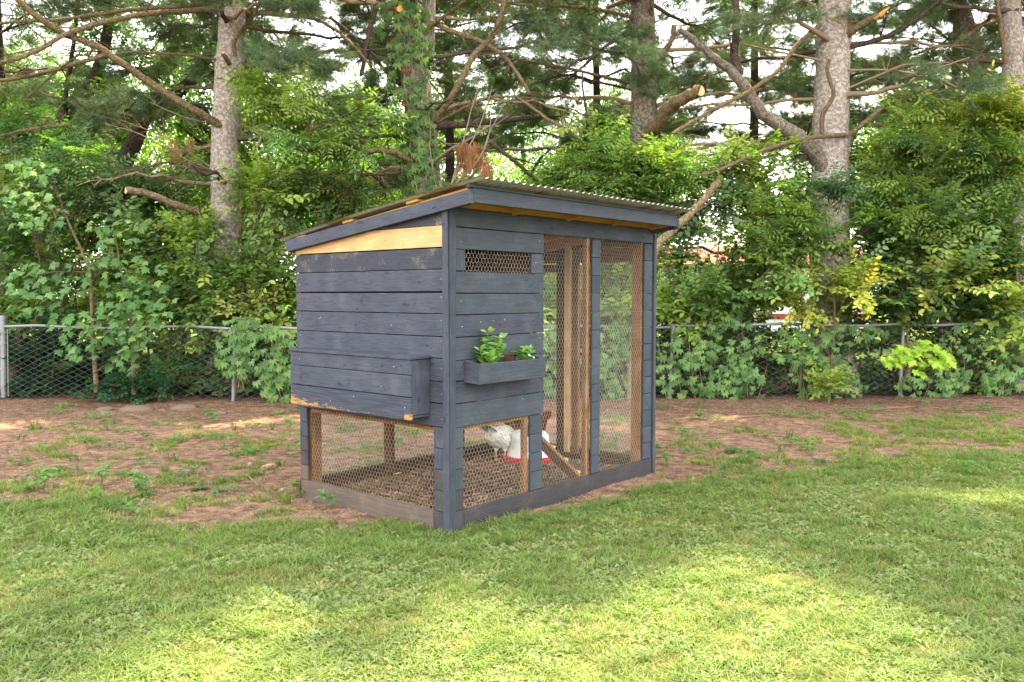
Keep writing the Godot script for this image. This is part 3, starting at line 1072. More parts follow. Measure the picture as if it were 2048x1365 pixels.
func build_pines() -> void:
	rng.seed = 55
	# the lichened pine left of the coop
	var t := thing("pine_tree", "straight lichen spotted pine trunk rising left of the coop", "pine tree", at(450, 589, 13.0) * Vector3(1, 0, 1))
	t.position = Vector3.ZERO
	trunk(t, [at(448, 780, 13.0), at(451, 500, 13.0), at(452, 250, 13.0), at(465, 0, 13.0), at(470, -400, 13.0), at(472, -1100, 13.0)], 0.255, 0.15, "pine_bark", [at(0, 125, 13).y, at(0, 250, 13).y, at(0, 345, 13).y, at(0, 15, 13).y])
	branch(t, [[447, 255, 12.85], [380, 215, 12.5], [320, 180, 12.3], [255, 135, 12.0], [195, 95, 11.7], [130, 68, 11.4], [75, 35, 11.1], [30, -5, 10.9], [-20, -60, 10.7]], 0.062, 0.036)
	branch(t, [[446, 15, 12.9], [380, 22, 12.5], [290, 28, 12], [200, 45, 11.6], [125, 72, 11.3], [60, 108, 11], [-10, 128, 10.8]], 0.045, 0.028, "limb_bark", "branch", 5)
	branch(t, [[446, 5, 13], [340, 14, 12.6], [250, 20, 12.2], [150, 35, 11.9], [75, 42, 11.6], [-10, 46, 11.4]], 0.035, 0.02, "limb_bark", "branch", 4)
	branch(t, [[215, 108, 11.8], [140, 130, 11.6], [60, 152, 11.4], [-10, 163, 11.3]], 0.034, 0.022, "limb_bark", "branch", 4)
	branch(t, [[440, 120, 12.9], [370, 110, 12.6], [300, 105, 12.4], [235, 108, 12.1], [150, 130, 11.7], [60, 152, 11.3]], 0.022, 0.012, "limb_bark", "branch", 6)
	branch(t, [[135, 250, 12.4], [90, 255, 12.2], [45, 262, 12], [-10, 275, 11.8]], 0.028, 0.02, "limb_bark", "branch", 4)
	branch(t, [[470, 112, 12.7], [468, 85, 12.6], [485, 55, 12.5], [508, 30, 12.4], [525, -10, 12.3]], 0.032, 0.016, "limb_bark", "branch", 2)
	branch(t, [[490, 22, 13], [540, 28, 12.9], [620, 35, 12.8], [670, 60, 12.7], [705, 90, 12.6], [740, 130, 12.6]], 0.042, 0.018, "limb_bark", "branch", 8)
	branch(t, [[490, 130, 13], [540, 140, 12.9], [590, 147, 12.7], [640, 142, 12.6], [700, 125, 12.5]], 0.04, 0.012, "limb_bark", "branch", 8)
	branch(t, [[436, 250, 12.9], [370, 235, 12.5], [300, 205, 12.2]], 0.016, 0.005, "twig", "branch", 5, 5)
	branch(t, [[432, 345, 12.9], [370, 318, 12.4], [320, 290, 12.2], [270, 265, 12.0], [210, 248, 11.8]], 0.018, 0.005, "twig", "branch", 8, 5)
	branch(t, [[430, 345, 12.9], [340, 325, 12.5], [280, 338, 12.2], [228, 345, 12.0]], 0.024, 0.010, "limb_bark", "branch", 4)
	branch(t, [[425, 338, 12.9], [350, 285, 12.5], [300, 262, 12.2], [240, 240, 11.9]], 0.014, 0.004, "twig", "branch", 8, 5)
	branch(t, [[490, 348, 12.9], [560, 345, 12.6], [640, 352, 12.4], [700, 365, 12.3]], 0.030, 0.016, "limb_bark", "branch", 4)
	branch(t, [[488, 250, 12.9], [520, 268, 12.8], [560, 275, 12.7], [600, 300, 12.6]], 0.034, 0.02, "limb_bark", "branch", 3)
	branch(t, [[432, 440, 12.9], [385, 422, 12.5], [340, 405, 12.2], [295, 388, 12.0], [252, 381, 11.8]], 0.058, 0.050, "limb_bark", "cut_limb")
	saw_cut(t, at(252, 381, 11.8), (at(252, 381, 11.8) - at(295, 388, 12.0)).normalized(), 0.05)
	branch(t, [[458, 128, 12.75], [452, 117, 12.6], [445, 106, 12.5]], 0.038, 0.03, "limb_bark", "stub")
	saw_cut(t, at(445, 106, 12.5), (at(445, 106, 12.5) - at(452, 117, 12.6)).normalized(), 0.03, "torn_wood")
	pine_crown(t, Vector3(at(452, 400, 13).x, 0, at(452, 400, 13).z), 15.5, 3.2, Vector3(0.01, 0, 0), 3.9, 4.2, 101)

	# the creeper-clad pine behind the coop
	t = thing("pine_tree", "pine trunk clad in green creeper behind the coop", "pine tree")
	trunk(t, [at(862, 780, 13.2), at(855, 480, 13.2), at(842, 250, 13.2), at(815, 50, 13.2), at(795, -100, 13.2), at(770, -500, 13.2), at(760, -1100, 13.2)], 0.31, 0.10, "rough_bark")
	trunk(t, [at(850, 120, 13.25), at(856, 40, 13.3), at(858, -100, 13.3), at(860, -600, 13.3), at(865, -1000, 13.3)], 0.14, 0.05, "pine_bark", [], "second_stem")
	branch(t, [[872, 240, 12.9], [905, 190, 12.6], [925, 155, 12.5], [945, 115, 12.4], [972, 85, 12.3], [992, 60, 12.2], [1005, 20, 12.1], [1012, -20, 12]], 0.05, 0.036, "limb_bark", "branch", 4)
	branch(t, [[875, 245, 12.9], [930, 215, 12.6], [980, 195, 12.5], [1040, 195, 12.4], [1085, 200, 12.4]], 0.022, 0.012, "limb_bark", "branch", 5)
	branch(t, [[862, 45, 13.1], [910, 65, 12.9], [960, 82, 12.8], [1005, 110, 12.7], [1040, 155, 12.6], [1060, 190, 12.6]], 0.05, 0.022, "limb_bark", "branch", 6)
	branch(t, [[850, 60, 13.1], [900, 25, 12.8], [945, -10, 12.5]], 0.03, 0.02, "limb_bark", "branch", 2)
	branch(t, [[870, 250, 13.1], [930, 248, 13.3], [1000, 240, 13.6], [1090, 232, 13.9]], 0.07, 0.035, "dark_bark", "branch", 6)
	branch(t, [[860, 330, 13.0], [900, 300, 12.6], [945, 275, 12.4], [982, 250, 12.3]], 0.03, 0.012, "dead_wood", "branch", 4)
	branch(t, [[825, 325, 13.0], [790, 305, 12.7], [750, 300, 12.5], [700, 305, 12.3], [640, 300, 12.1], [595, 300, 12.0]], 0.05, 0.032, "limb_bark", "branch", 2)
	branch(t, [[770, 375, 13.0], [745, 350, 12.7], [715, 360, 12.5], [690, 385, 12.4], [672, 430, 12.3]], 0.032, 0.014, "dark_bark", "branch", 4)
	branch(t, [[762, -20, 13.2], [745, 40, 12.9], [735, 80, 12.8], [722, 150, 12.7]], 0.045, 0.03, "dark_bark", "branch", 4)
	branch(t, [[660, 35, 13.4], [720, 85, 13.3], [760, 130, 13.2], [800, 170, 13.2]], 0.028, 0.03, "dark_bark", "branch", 4)
	branch(t, [[975, 280, 12.6], [1020, 315, 12.7], [1060, 350, 12.8], [1085, 375, 12.9]], 0.035, 0.03, "dark_bark", "branch", 4)
	for q in [[[905, 365, 12.2], [935, 300, 12.2], [960, 250, 12.2], [985, 172, 12.2]], [[908, 370, 12.2], [950, 330, 12.1], [975, 280, 12.1], [982, 230, 12.1]], [[900, 380, 12.2], [925, 290, 12.2], [945, 210, 12.2], [958, 175, 12.2]], [[912, 375, 12.2], [955, 340, 12.2], [975, 275, 12.2], [1010, 205, 12.2]]]:
		branch(t, q, 0.018, 0.006, "dead_wood", "dead_branch", 2, 5)
	saw_cut(t, at(800, 18, 12.86), Vector3(0.1, 0.2, 1), 0.055, "torn_wood")
	pine_crown(t, Vector3(at(842, 250, 13.2).x, 0, at(842, 250, 13.2).z), 16.0, 3.6, Vector3(-0.045, 0, 0), 3.8, 4.4, 102)
	var dead := Many.new()
	for i in 46:
		var c := at(rng.randf_range(918, 982), rng.randf_range(285, 352), rng.randf_range(12.0, 12.3))
		dead.put(Transform3D(Basis(Vector3.UP, rng.randf() * TAU).scaled(Vector3.ONE * rng.randf_range(0.8, 1.4)), c), spread(Color(1, 1, 1), 0.25))
	for q in [[345, 285, 12.2], [350, 300, 12.2], [380, 278, 12.2], [338, 292, 12.2], [1588, 190, 13.4], [1592, 205, 13.4], [1690, 35, 13.0], [1698, 45, 13.0], [1703, 30, 13.0]]:
		dead.put(Transform3D(Basis(Vector3.UP, rng.randf() * TAU), at(q[0], q[1], q[2])), spread(Color(1, 1, 1), 0.2))
	many("dead_needles", dead, S.dead_bunch, M.dead_needle, t)
	creeper_on_trunk(t)

	# the pine with the sawn limb
	t = thing("pine_tree", "brown pine trunk with a thick sawn limb, above the coop's right half", "pine tree")
	trunk(t, [at(1283, 790, 14.0), at(1286, 400, 14.0), at(1288, 150, 14.0), at(1285, 0, 14.0), at(1280, -500, 14.0), at(1275, -1050, 14.0)], 0.255, 0.15, "rough_bark", [at(0, 40, 14).y])
	branch(t, [[1300, 265, 13.7], [1322, 238, 13.4], [1345, 210, 13.1], [1375, 193, 12.8], [1400, 181, 12.6]], 0.115, 0.085, "limb_bark", "cut_limb", 0, 12)
	saw_cut(t, at(1400, 181, 12.6), (at(1400, 181, 12.6) - at(1375, 193, 12.8)).normalized() + Vector3(0, 0, 0.4), 0.088)
	branch(t, [[1290, 158, 13.8], [1312, 140, 13.6], [1332, 100, 13.4], [1345, 78, 13.3], [1348, 50, 13.2]], 0.05, 0.042, "limb_bark", "cut_limb")
	saw_cut(t, at(1348, 50, 13.2), Vector3(0.1, 1, 0.4).normalized(), 0.042)
	branch(t, [[1265, 35, 13.9], [1200, 20, 13.5], [1120, 12, 13.2], [1030, 8, 13.0], [960, -5, 12.9]], 0.034, 0.018, "limb_bark", "branch", 8)
	branch(t, [[1262, 165, 13.9], [1200, 152, 13.5], [1110, 132, 13.2], [1000, 116, 13.0]], 0.032, 0.014, "limb_bark", "branch", 8)
	branch(t, [[1262, 60, 13.9], [1215, 90, 13.7], [1170, 130, 13.6], [1130, 165, 13.5]], 0.036, 0.016, "dark_bark", "branch", 6)
	branch(t, [[1262, 180, 13.9], [1180, 160, 13.8], [1130, 150, 13.6], [1060, 170, 13.5]], 0.026, 0.012, "dark_bark", "branch", 6)
	branch(t, [[1300, 35, 13.9], [1305, 10, 13.7], [1300, -30, 13.6]], 0.045, 0.03, "limb_bark", "branch")
	pine_crown(t, Vector3(at(1287, 300, 14).x, 0, at(1287, 300, 14).z), 15.0, 3.8, Vector3(-0.008, 0, 0), 3.7, 4.3, 103, 0.85)
	# the big forked pine
	t = thing("pine_tree", "stout pale spotted pine with a heavy limb sweeping up to the left", "pine tree")
	trunk(t, [at(1668, 800, 13.2), at(1660, 500, 13.2), at(1662, 250, 13.2), at(1668, 50, 13.2), at(1672, -200, 13.2), at(1675, -1100, 13.2)], 0.325, 0.2, "pine_bark", [at(0, 280, 13).y, at(0, 70, 13).y])
	branch(t, [[1655, 345, 13.1], [1610, 285, 12.9], [1560, 250, 12.8], [1515, 215, 12.7], [1482, 165, 12.6], [1450, 130, 12.5], [1410, 100, 12.4], [1360, 60, 12.3]], 0.13, 0.04, "rough_bark", "branch", 3, 12)
	branch(t, [[1478, 150, 12.6], [1470, 110, 12.6], [1474, 50, 12.6], [1470, -40, 12.6]], 0.07, 0.05, "dark_bark", "branch", 2, 10)
	branch(t, [[1690, 270, 12.9], [1620, 276, 12.5], [1560, 290, 12.3], [1500, 313, 12.1], [1440, 340, 11.9], [1385, 355, 11.8]], 0.036, 0.02, "limb_bark", "branch", 3)
	branch(t, [[1640, 50, 13.0], [1590, 95, 12.7], [1558, 140, 12.5], [1500, 182, 12.3], [1430, 218, 12.1], [1345, 268, 11.9]], 0.036, 0.026, "limb_bark", "branch", 3)
	branch(t, [[1643, 275, 12.85], [1646, 230, 12.7], [1668, 190, 12.6], [1655, 145, 12.5], [1660, 118, 12.45]], 0.036, 0.024, "limb_bark", "stub")
	saw_cut(t, at(1660, 118, 12.45), Vector3(0.1, 1, 0.2).normalized(), 0.024, "torn_wood")
	branch(t, [[1695, 70, 13.0], [1725, 48, 12.8], [1760, 30, 12.6]], 0.062, 0.055, "limb_bark", "broken_limb")
	branch(t, [[1752, 36, 12.64], [1768, 24, 12.55], [1780, 14, 12.5]], 0.052, 0.012, "torn_wood", "broken_end")
	branch(t, [[1700, 95, 13.1], [1760, 78, 12.9], [1820, 48, 12.7], [1885, -5, 12.5]], 0.045, 0.03, "dark_bark", "branch", 5)
	branch(t, [[1610, -5, 12.8], [1650, 30, 12.7], [1690, 62, 12.7], [1640, 150, 12.7]], 0.014, 0.008, "twig", "branch", 8, 5)
	branch(t, [[1700, 175, 13.0], [1760, 150, 12.8], [1810, 130, 12.7], [1900, 125, 12.5]], 0.02, 0.008, "twig", "branch", 8, 5)
	branch(t, [[1698, 140, 13.0], [1780, 140, 12.8], [1840, 145, 12.7], [1940, 115, 12.6]], 0.02, 0.01, "twig", "branch", 7, 5)
	branch(t, [[1640, 120, 13.0], [1540, 100, 12.8], [1470, 85, 12.6]], 0.02, 0.01, "twig", "branch", 6, 5)
	branch(t, [[1690, 500, 12.9], [1730, 460, 12.7], [1765, 440, 12.6]], 0.06, 0.05, "dark_bark", "cut_limb")
	branch(t, [[1700, 270, 12.9], [1740, 238, 12.7], [1765, 215, 12.6]], 0.045, 0.04, "limb_bark", "cut_limb")
	pine_crown(t, Vector3(at(1662, 300, 13.2).x, 0, at(1662, 300, 13.2).z), 16.5, 3.7, Vector3(0.006, 0, 0), 4.0, 4.4, 104, 0.85)
	# the pine at the right edge
	t = thing("pine_tree", "grey pine trunk at the right edge with an upright dead stub", "pine tree")
	trunk(t, [at(2032, 800, 13.4), at(2030, 400, 13.4), at(2028, 150, 13.4), at(2020, -100, 13.4), at(2015, -1000, 13.4)], 0.24, 0.1, "pine_bark", [at(0, 160, 13.4).y])
	branch(t, [[2012, 128, 13.1], [2004, 70, 13.0], [1998, 20, 12.9], [1990, -20, 12.9]], 0.035, 0.025, "limb_bark", "stub")
	branch(t, [[2005, 190, 13.2], [1950, 160, 12.9], [1900, 120, 12.7], [1860, 95, 12.5]], 0.025, 0.01, "limb_bark", "branch", 6)
	pine_crown(t, Vector3(at(2028, 300, 13.4).x, 0, at(2028, 300, 13.4).z), 15.0, 3.5, Vector3.ZERO, 3.8, 4.2, 105)
	# the leaning tree before it
	t = thing("pine_tree", "reddish trunk leaning left with vines, beside the right edge pine", "pine tree")
	trunk(t, [at(2020, 560, 15.0), at(2000, 330, 15.0), at(1975, 170, 15.0), at(1935, 60, 15.0), at(1900, -60, 15.0), at(1840, -400, 15.0), at(1820, -700, 15.0)], 0.24, 0.08, "rough_bark")
	branch(t, [[1985, 170, 14.8], [1920, 190, 14.5], [1850, 185, 14.2], [1780, 200, 14.0]], 0.03, 0.012, "twig", "branch", 7)
	pine_crown(t, at(2000, 330, 15) * Vector3(1, 0, 1), 12.5, 4.5, Vector3(-0.1, 0, 0), 3.2, 4.6, 106)
	# more of the row, beyond both edges of the view
	t = thing("pine_tree", "pine whose boughs hang into the left edge of the view", "pine tree")
	trunk(t, [Vector3(-9.2, 0, -12.6), Vector3(-9.2, 5, -12.6), Vector3(-9.1, 15, -12.6)], 0.25, 0.08, "pine_bark")
	pine_crown(t, Vector3(-9.2, 0, -12.6), 15.0, 3.2, Vector3.ZERO, 4.2, 3.6, 107)
	t = thing("pine_tree", "pine whose boughs show beyond the trunk at the right edge", "pine tree")
	trunk(t, [Vector3(11.6, 0, -13.4), Vector3(11.6, 5, -13.4), Vector3(11.5, 16, -13.4)], 0.26, 0.08, "pine_bark")
	pine_crown(t, Vector3(11.6, 0, -13.4), 16.0, 3.4, Vector3.ZERO, 4.2, 4.0, 108)
	# a second row of pines farther back
	var back := [[-6.6, -19.5, 11.0, "thin pine behind, between the lichened and creeper clad trunks"], [-1.6, -20.5, 10.5, "thin pine behind the creeper clad trunk's right side"], [2.0, -21.0, 10.0, "thin pine behind, left of the sawn limb pine"], [5.6, -20.0, 10.5, "thin pine behind, left of the stout pine"], [9.8, -19.0, 11.0, "thin pine behind, right of the stout pine"], [-11.5, -19.0, 11.0, "thin pine behind the boughs at the left edge"]]
	for i in back.size():
		var q: Array = back[i]
		t = thing("back_pine", q[3], "pine tree", Vector3.ZERO, 0.0, "pines of the second row")
		rng.seed = 130 + i
		trunk(t, [Vector3(q[0], 0, q[1]), Vector3(q[0] + 0.1, q[2] * 0.5, q[1]), Vector3(q[0], q[2] * 1.05, q[1])], 0.16, 0.05, "dark_bark")
		pine_crown(t, Vector3(q[0], 0, q[1]), q[2], 2.4, Vector3.ZERO, 3.5, 2.6, 140 + i, 1.0)
	# dark crooked trees farther back on the left
	t = thing("crooked_tree", "dark crooked trunk bending right behind the fence, far left", "tree")
	trunk(t, [at(75, 640, 16), at(95, 400, 16), at(125, 240, 16), at(170, 185, 16), at(205, 110, 16), at(222, -20, 16), at(230, -300, 16)], 0.17, 0.07, "dark_bark")
	branch(t, [[125, 240, 15.9], [135, 160, 15.8], [150, 60, 15.7], [155, -20, 15.7]], 0.05, 0.03, "dark_bark", "branch", 4)
	crown_leaves(t, at(170, 120, 16), Vector3(1.8, 1.3, 1.3), 260, Color(0.085, 0.15, 0.05), "twig", 121)
	t = thing("crooked_tree", "dark forked tree bowed right between the lichened pine and the crooked trunk", "tree")
	trunk(t, [at(215, 600, 17), at(240, 360, 17), at(270, 280, 17), at(300, 215, 17), at(355, 185, 17), at(405, 130, 17), at(440, 40, 17), at(460, -200, 17)], 0.19, 0.07, "dark_bark")
	branch(t, [[290, 235, 16.9], [295, 205, 16.8], [330, 200, 16.8], [400, 215, 16.6]], 0.08, 0.04, "dark_bark", "branch", 4)
	branch(t, [[300, 370, 17.0], [345, 355, 16.8], [390, 335, 16.6], [420, 330, 16.4]], 0.09, 0.05, "dark_bark", "branch", 4)
	crown_leaves(t, at(330, 150, 17), Vector3(1.9, 1.4, 1.4), 260, Color(0.10, 0.17, 0.05), "twig", 122)
	t = thing("dead_limb", "brown bare limb leaning up right from behind the coop's right eave", "limb")
	branch(t, [[1262, 812, 11.0], [1272, 680, 11.1], [1292, 560, 11.3], [1316, 490, 11.4], [1345, 462, 11.5], [1390, 418, 11.7], [1438, 362, 11.9]], 0.062, 0.05, "limb_bark", "stem", 3, 10)
	branch(t, [[1165, 300, 12.4], [1175, 250, 12.4], [1166, 180, 12.4], [1165, 145, 12.4]], 0.024, 0.014, "dark_bark", "side_stem", 2)
	branch(t, [[1168, 292, 12.4], [1135, 260, 12.4], [1095, 238, 12.4], [1035, 195, 12.4]], 0.032, 0.022, "limb_bark", "side_stem", 2)


# creeper climbing the second pine, each of its large leaves a piece of its own
func creeper_on_trunk(_t: Node) -> void:
	var c := thing("trunk_creeper", "five leaved creeper climbing the pine behind the coop", "creeper")
	rng.seed = 66
	var m := MB.new()
	for k in 3:
		var pts := PackedVector3Array()
		for i in 12:
			var y := 420.0 - i * 42
			pts.append(at(858 - i * 4.5 + (k - 1) * 20 + rng.randf_range(-6, 6), y, 12.9))
		m.tube(pts, taper(12, 0.012, 0.005), 5, 1, 0.1, rng, false)
	part("stem", m.mesh(), M.twig, c)
	for i in 290:
		var y := rng.randf_range(-30, 400)
		var mid := lerpf(800, 856, clampf((y + 30) / 430.0, 0, 1))
		var side := rng.randf_range(-1, 1)
		var p := at(mid + side * (50 if y < 250 else 40) + rng.randf_range(-12, 12), y, 12.87 + 0.2 * side * side + rng.randf_range(-0.08, 0.02))
		var face := Vector3(side * 0.8 + rng.randf_range(-0.4, 0.4), rng.randf_range(0.1, 0.7), 1).normalized()
		var down := Vector3(rng.randf_range(-0.7, 0.7), -1, 0.1)
		hang_leaf(c, p, face, down, S.creeper, [M.creeper_green, M.creeper_pale, M.creeper_dark, M.creeper_green][rng.randi() % 4] if rng.randf() > 0.03 else M.red_leaf, rng.randf_range(0.95, 1.5))

func hang_leaf(parent: Node, p: Vector3, face: Vector3, along: Vector3, mesh: Mesh, mat: Material, size: float) -> void:
	var z := (along - face * along.dot(face)).normalized()
	var o := part("leaf", mesh, mat, parent)
	o.transform = Transform3D(Basis(face.cross(z), face, z).scaled(Vector3.ONE * size), p)

# foliage carried on twigs that fan out through an uneven crown
func crown_leaves(tree: Node, centre: Vector3, radii: Vector3, count: int, col: Color, shape: String, seed_: int, variety := 0.3, size := 1.0, mat := "leaf", called := "foliage") -> void:
	rng.seed = seed_
	var gap := FastNoiseLite.new()
	gap.seed = seed_
	gap.frequency = 0.7
	var kinds := 3 if shape == "twig" else 2
	var sets := []
	for k in kinds: sets.append(Many.new())
	var twigs := MB.new()
	var far := shape == "far_leaves"
	var per := 5 if far else 8
	var made := 0
	var tries := 0
	while made < count and tries < count * 3:
		tries += 1
		var d := Vector3(rng.randf_range(-1, 1), rng.randf_range(-1, 1), rng.randf_range(-1, 1))
		if d.length() > 1.0 or d.length() < 0.1: continue
		var tip := centre + d * radii * rng.randf_range(0.8, 1.25)
		if gap.get_noise_3d(tip.x, tip.y * 1.4, tip.z) < -0.28: continue
		var root := centre + d * radii * 0.25 + Vector3(rng.randf_range(-0.3, 0.3), rng.randf_range(-0.6, 0.1), rng.randf_range(-0.3, 0.3)) * radii
		var run := tip - root
		if run.length() > (2.2 if far else 0.75): root = tip - run.normalized() * rng.randf_range(0.4, 0.75) * (3.0 if far else 1.0)
		run = tip - root
		var tone := gap.get_noise_3d(tip.x * 0.8 + 9, tip.y * 0.8, tip.z * 0.8)
		var shade := col
		if tone > 0.18: shade = Color(col.r * 1.45, col.g * 1.28, col.b * 0.95)
		elif tone < -0.2: shade = Color(col.r * 0.72, col.g * 0.8, col.b * 0.95)
		shade = spread(shade, variety * 0.5)
		if not far: twigs.tube([root, (root + tip) * 0.5 + Vector3.UP * 0.04, tip], [0.005, 0.0035, 0.0015], 3, 1, 0, null, false)
		for i in per:
			var f := (i + rng.randf()) / per
			var p := root + run * f + Vector3(rng.randf_range(-1, 1), rng.randf_range(-0.6, 0.6), rng.randf_range(-1, 1)) * (0.28 if far else 0.05)
			if p.y < 0.05: continue
			if p.y > 3.0 and in_sun(p) and rng.randf() < 0.9: continue
			made += 1
			var z := (run.normalized() * 0.7 + Vector3(rng.randf_range(-0.9, 0.9), rng.randf_range(-0.45, 0.2), rng.randf_range(-0.8, 1.0))).normalized()
			var b := Basis.looking_at(-z, Vector3(rng.randf_range(-0.35, 0.35), 1, rng.randf_range(-0.1, 0.7))).scaled(Vector3.ONE * rng.randf_range(0.8, 1.35) * size)
			sets[rng.randi() % kinds].put(Transform3D(b, p), spread(shade, variety * 0.7))
	for k in kinds: many(called, sets[k], S["%s_%d" % [shape, k]], M[mat], tree)
	if twigs.v.size(): part("twigs", twigs.mesh(), M.twig, tree, "stuff")


# ---------------------------------------------------------------- far things
func build_background() -> void:
	var kinds := [["broad bright tree", Color(0.16, 0.25, 0.05)], ["broad dark tree", Color(0.07, 0.13, 0.045)], ["yellow green tree", Color(0.22, 0.30, 0.05)]]
	var spots := [[-14.5, -24, 9.0, 3.2, 0], [-10.6, -27, 10.5, 3.4, 2], [-7.2, -22, 9.0, 2.8, 0], [-5.2, -30, 9.5, 3.4, 1], [-2.6, -25, 9.0, 2.8, 2], [0.4, -31, 9.6, 3.2, 0], [3.4, -27, 8.2, 2.6, 1], [6.6, -45, 12.0, 4.4, 0], [11.8, -26, 8.0, 3.0, 2], [15.2, -29, 10.0, 3.4, 0], [18.6, -25, 9.0, 3.2, 1], [-18.5, -30, 11.0, 3.8, 1], [22.0, -44, 12.0, 5.0, 0], [-26, -45, 14, 6.0, 2], [-10, -52, 13, 6.0, 0], [1.5, -58, 9, 5.0, 2]]
	var where := ["far left beyond the fence", "behind the crooked trunk", "between the crooked and lichened trunks", "behind the lichened pine", "behind the coop's low eave", "behind the creeper clad pine", "behind the coop's roof", "beyond the white house", "right of the white house", "behind the stout pine's right", "behind the right edge pine", "beyond the left boughs", "farthest right", "farthest left", "far beyond the lichened pine", "far behind the coop"]
	for i in spots.size():
		var s: Array = spots[i]
		var k: Array = kinds[s[4]]
		var t := thing("broadleaf_tree", "%s %s" % [k[0], where[i]], "tree", Vector3.ZERO, 0.0, "trees beyond the fence")
		rng.seed = 300 + i
		trunk(t, [Vector3(s[0], 0, s[1]), Vector3(s[0] + 0.15, s[2] * 0.4, s[1]), Vector3(s[0] - 0.1, s[2] * 0.85, s[1])], 0.2, 0.06, "dark_bark")
		for j in 5:
			var a := rng.randf() * TAU
			var h: float = s[2] * rng.randf_range(0.3, 0.6)
			var m := MB.new()
			m.tube([Vector3(s[0], h, s[1]), Vector3(s[0] + cos(a) * s[3] * 0.4, h + 0.8, s[1] + sin(a) * s[3] * 0.4), Vector3(s[0] + cos(a) * s[3] * 0.8, h + 1.2, s[1] + sin(a) * s[3] * 0.8)], [0.07, 0.05, 0.02], 5)
			part("limb", m.mesh(), M.dark_bark, t)
		crown_leaves(t, Vector3(s[0], s[2] * 0.60, s[1]), Vector3(s[3], s[2] * 0.46, s[3]), int(150 * s[3] * s[2] * 0.16), k[1], "far_leaves", 320 + i, 0.3, 1.0 if s[1] > -40 else 1.7)
	var bushes := [[-17.5, -21.5, 3.6, 2.6], [-13.2, -20.5, 3.0, 2.2], [-9.8, -21.0, 3.4, 2.3], [-6.4, -20.0, 2.7, 2.0], [-3.6, -21.5, 3.2, 2.2], [-0.6, -20.5, 2.7, 2.0], [2.4, -21.5, 2.8, 2.0], [5.0, -20.5, 2.2, 1.6], [13.6, -22, 3.0, 2.3], [17.0, -21.0, 3.6, 2.5]]
	var which := ["at the far left edge", "below the crooked trunk", "left of the lichened pine", "behind the lichened pine", "left behind the coop", "straight behind the coop", "behind the coop's right end", "left of the white house", "right of the white house", "at the far right edge"]
	for i in bushes.size():
		var q: Array = bushes[i]
		var t := thing("lawn_bush", "rounded bush beyond the fence, %s" % which[i], "bush", Vector3.ZERO, 0.0, "bushes beyond the fence")
		rng.seed = 360 + i
		var m := MB.new()
		m.tube([Vector3(q[0], -0.05, q[1]), Vector3(q[0] + 0.1, q[2] * 0.5, q[1])], [0.08, 0.04], 6)
		part("stem", m.mesh(), M.dark_bark, t)
		crown_leaves(t, Vector3(q[0], q[2] * 0.5, q[1]), Vector3(q[3], q[2] * 0.55, q[3] * 0.8), int(110 * q[2]), [Color(0.12, 0.20, 0.05), Color(0.075, 0.14, 0.045), Color(0.17, 0.25, 0.05)][i % 3], "far_leaves", 380 + i, 0.35, 0.9)
	# the white house with red roof, right of the coop
	var h := thing("white_house", "white house with red roof glimpsed through the leaves", "house")
	var m := MB.new()
	m.box(Vector3(10.2, 1.35, -37), Vector3(9.0, 2.7, 6.0), Basis.IDENTITY, 0.02)
	part("wall", m.mesh(), M.house_white, h)
	m = MB.new()
	m.prism([Vector2(-3.4, 0), Vector2(3.4, 0), Vector2(0, 0.9)], Transform3D(Basis(Vector3.UP, PI / 2), Vector3(5.4, 2.72, -37)), -9.6)
	part("roof", m.mesh(), M.house_red, h)
	m = MB.new()
	m.box(Vector3(10.2, 0.62, -33.98), Vector3(9.02, 0.22, 0.04))
	part("red_band", m.mesh(), M.house_red, h)
	for x in [7.4, 9.6, 12.4]:
		m = MB.new()
		m.box(Vector3(x, 1.6, -33.97), Vector3(0.9, 1.1, 0.05))
		var w := part("window", m.mesh(), M.house_white, h)
		m = MB.new()
		m.box(Vector3(x, 1.6, -33.94), Vector3(0.76, 0.96, 0.02))
		part("pane", m.mesh(), M.pane, w)


# ---------------------------------------------------------------- understory
func shrub(called: String, label: String, category: String, stems: Array, clumps: Array, seed_: int, group := "shrubs along the fence") -> Node3D:
	var t := thing(called, label, category, Vector3.ZERO, 0.0, group)
	rng.seed = seed_
	for s in stems:
		branch(t, s, 0.022, 0.007, "limb_bark", "stem", 5, 6)
	var i := 0
	for c in clumps:   # px, py, depth, rx, ry (photo pixels), rz (m), count, colour, leaf kind, size
		var d: float = c[2]
		crown_leaves(t, at(c[0], c[1], d), Vector3(c[3] * 1.18 * d / FOCAL, c[4] * 1.2 * d / FOCAL, c[5] * 1.5), int(c[6] * (0.95 if c[8] == "twig" else 0.72)), Color(c[7].r * 1.38, c[7].g * 1.28, c[7].b * 1.2), c[8], seed_ * 10 + i, 0.45, c[9] * (1.22 if c[8] == "twig" else 1.12))
		i += 1
	return t

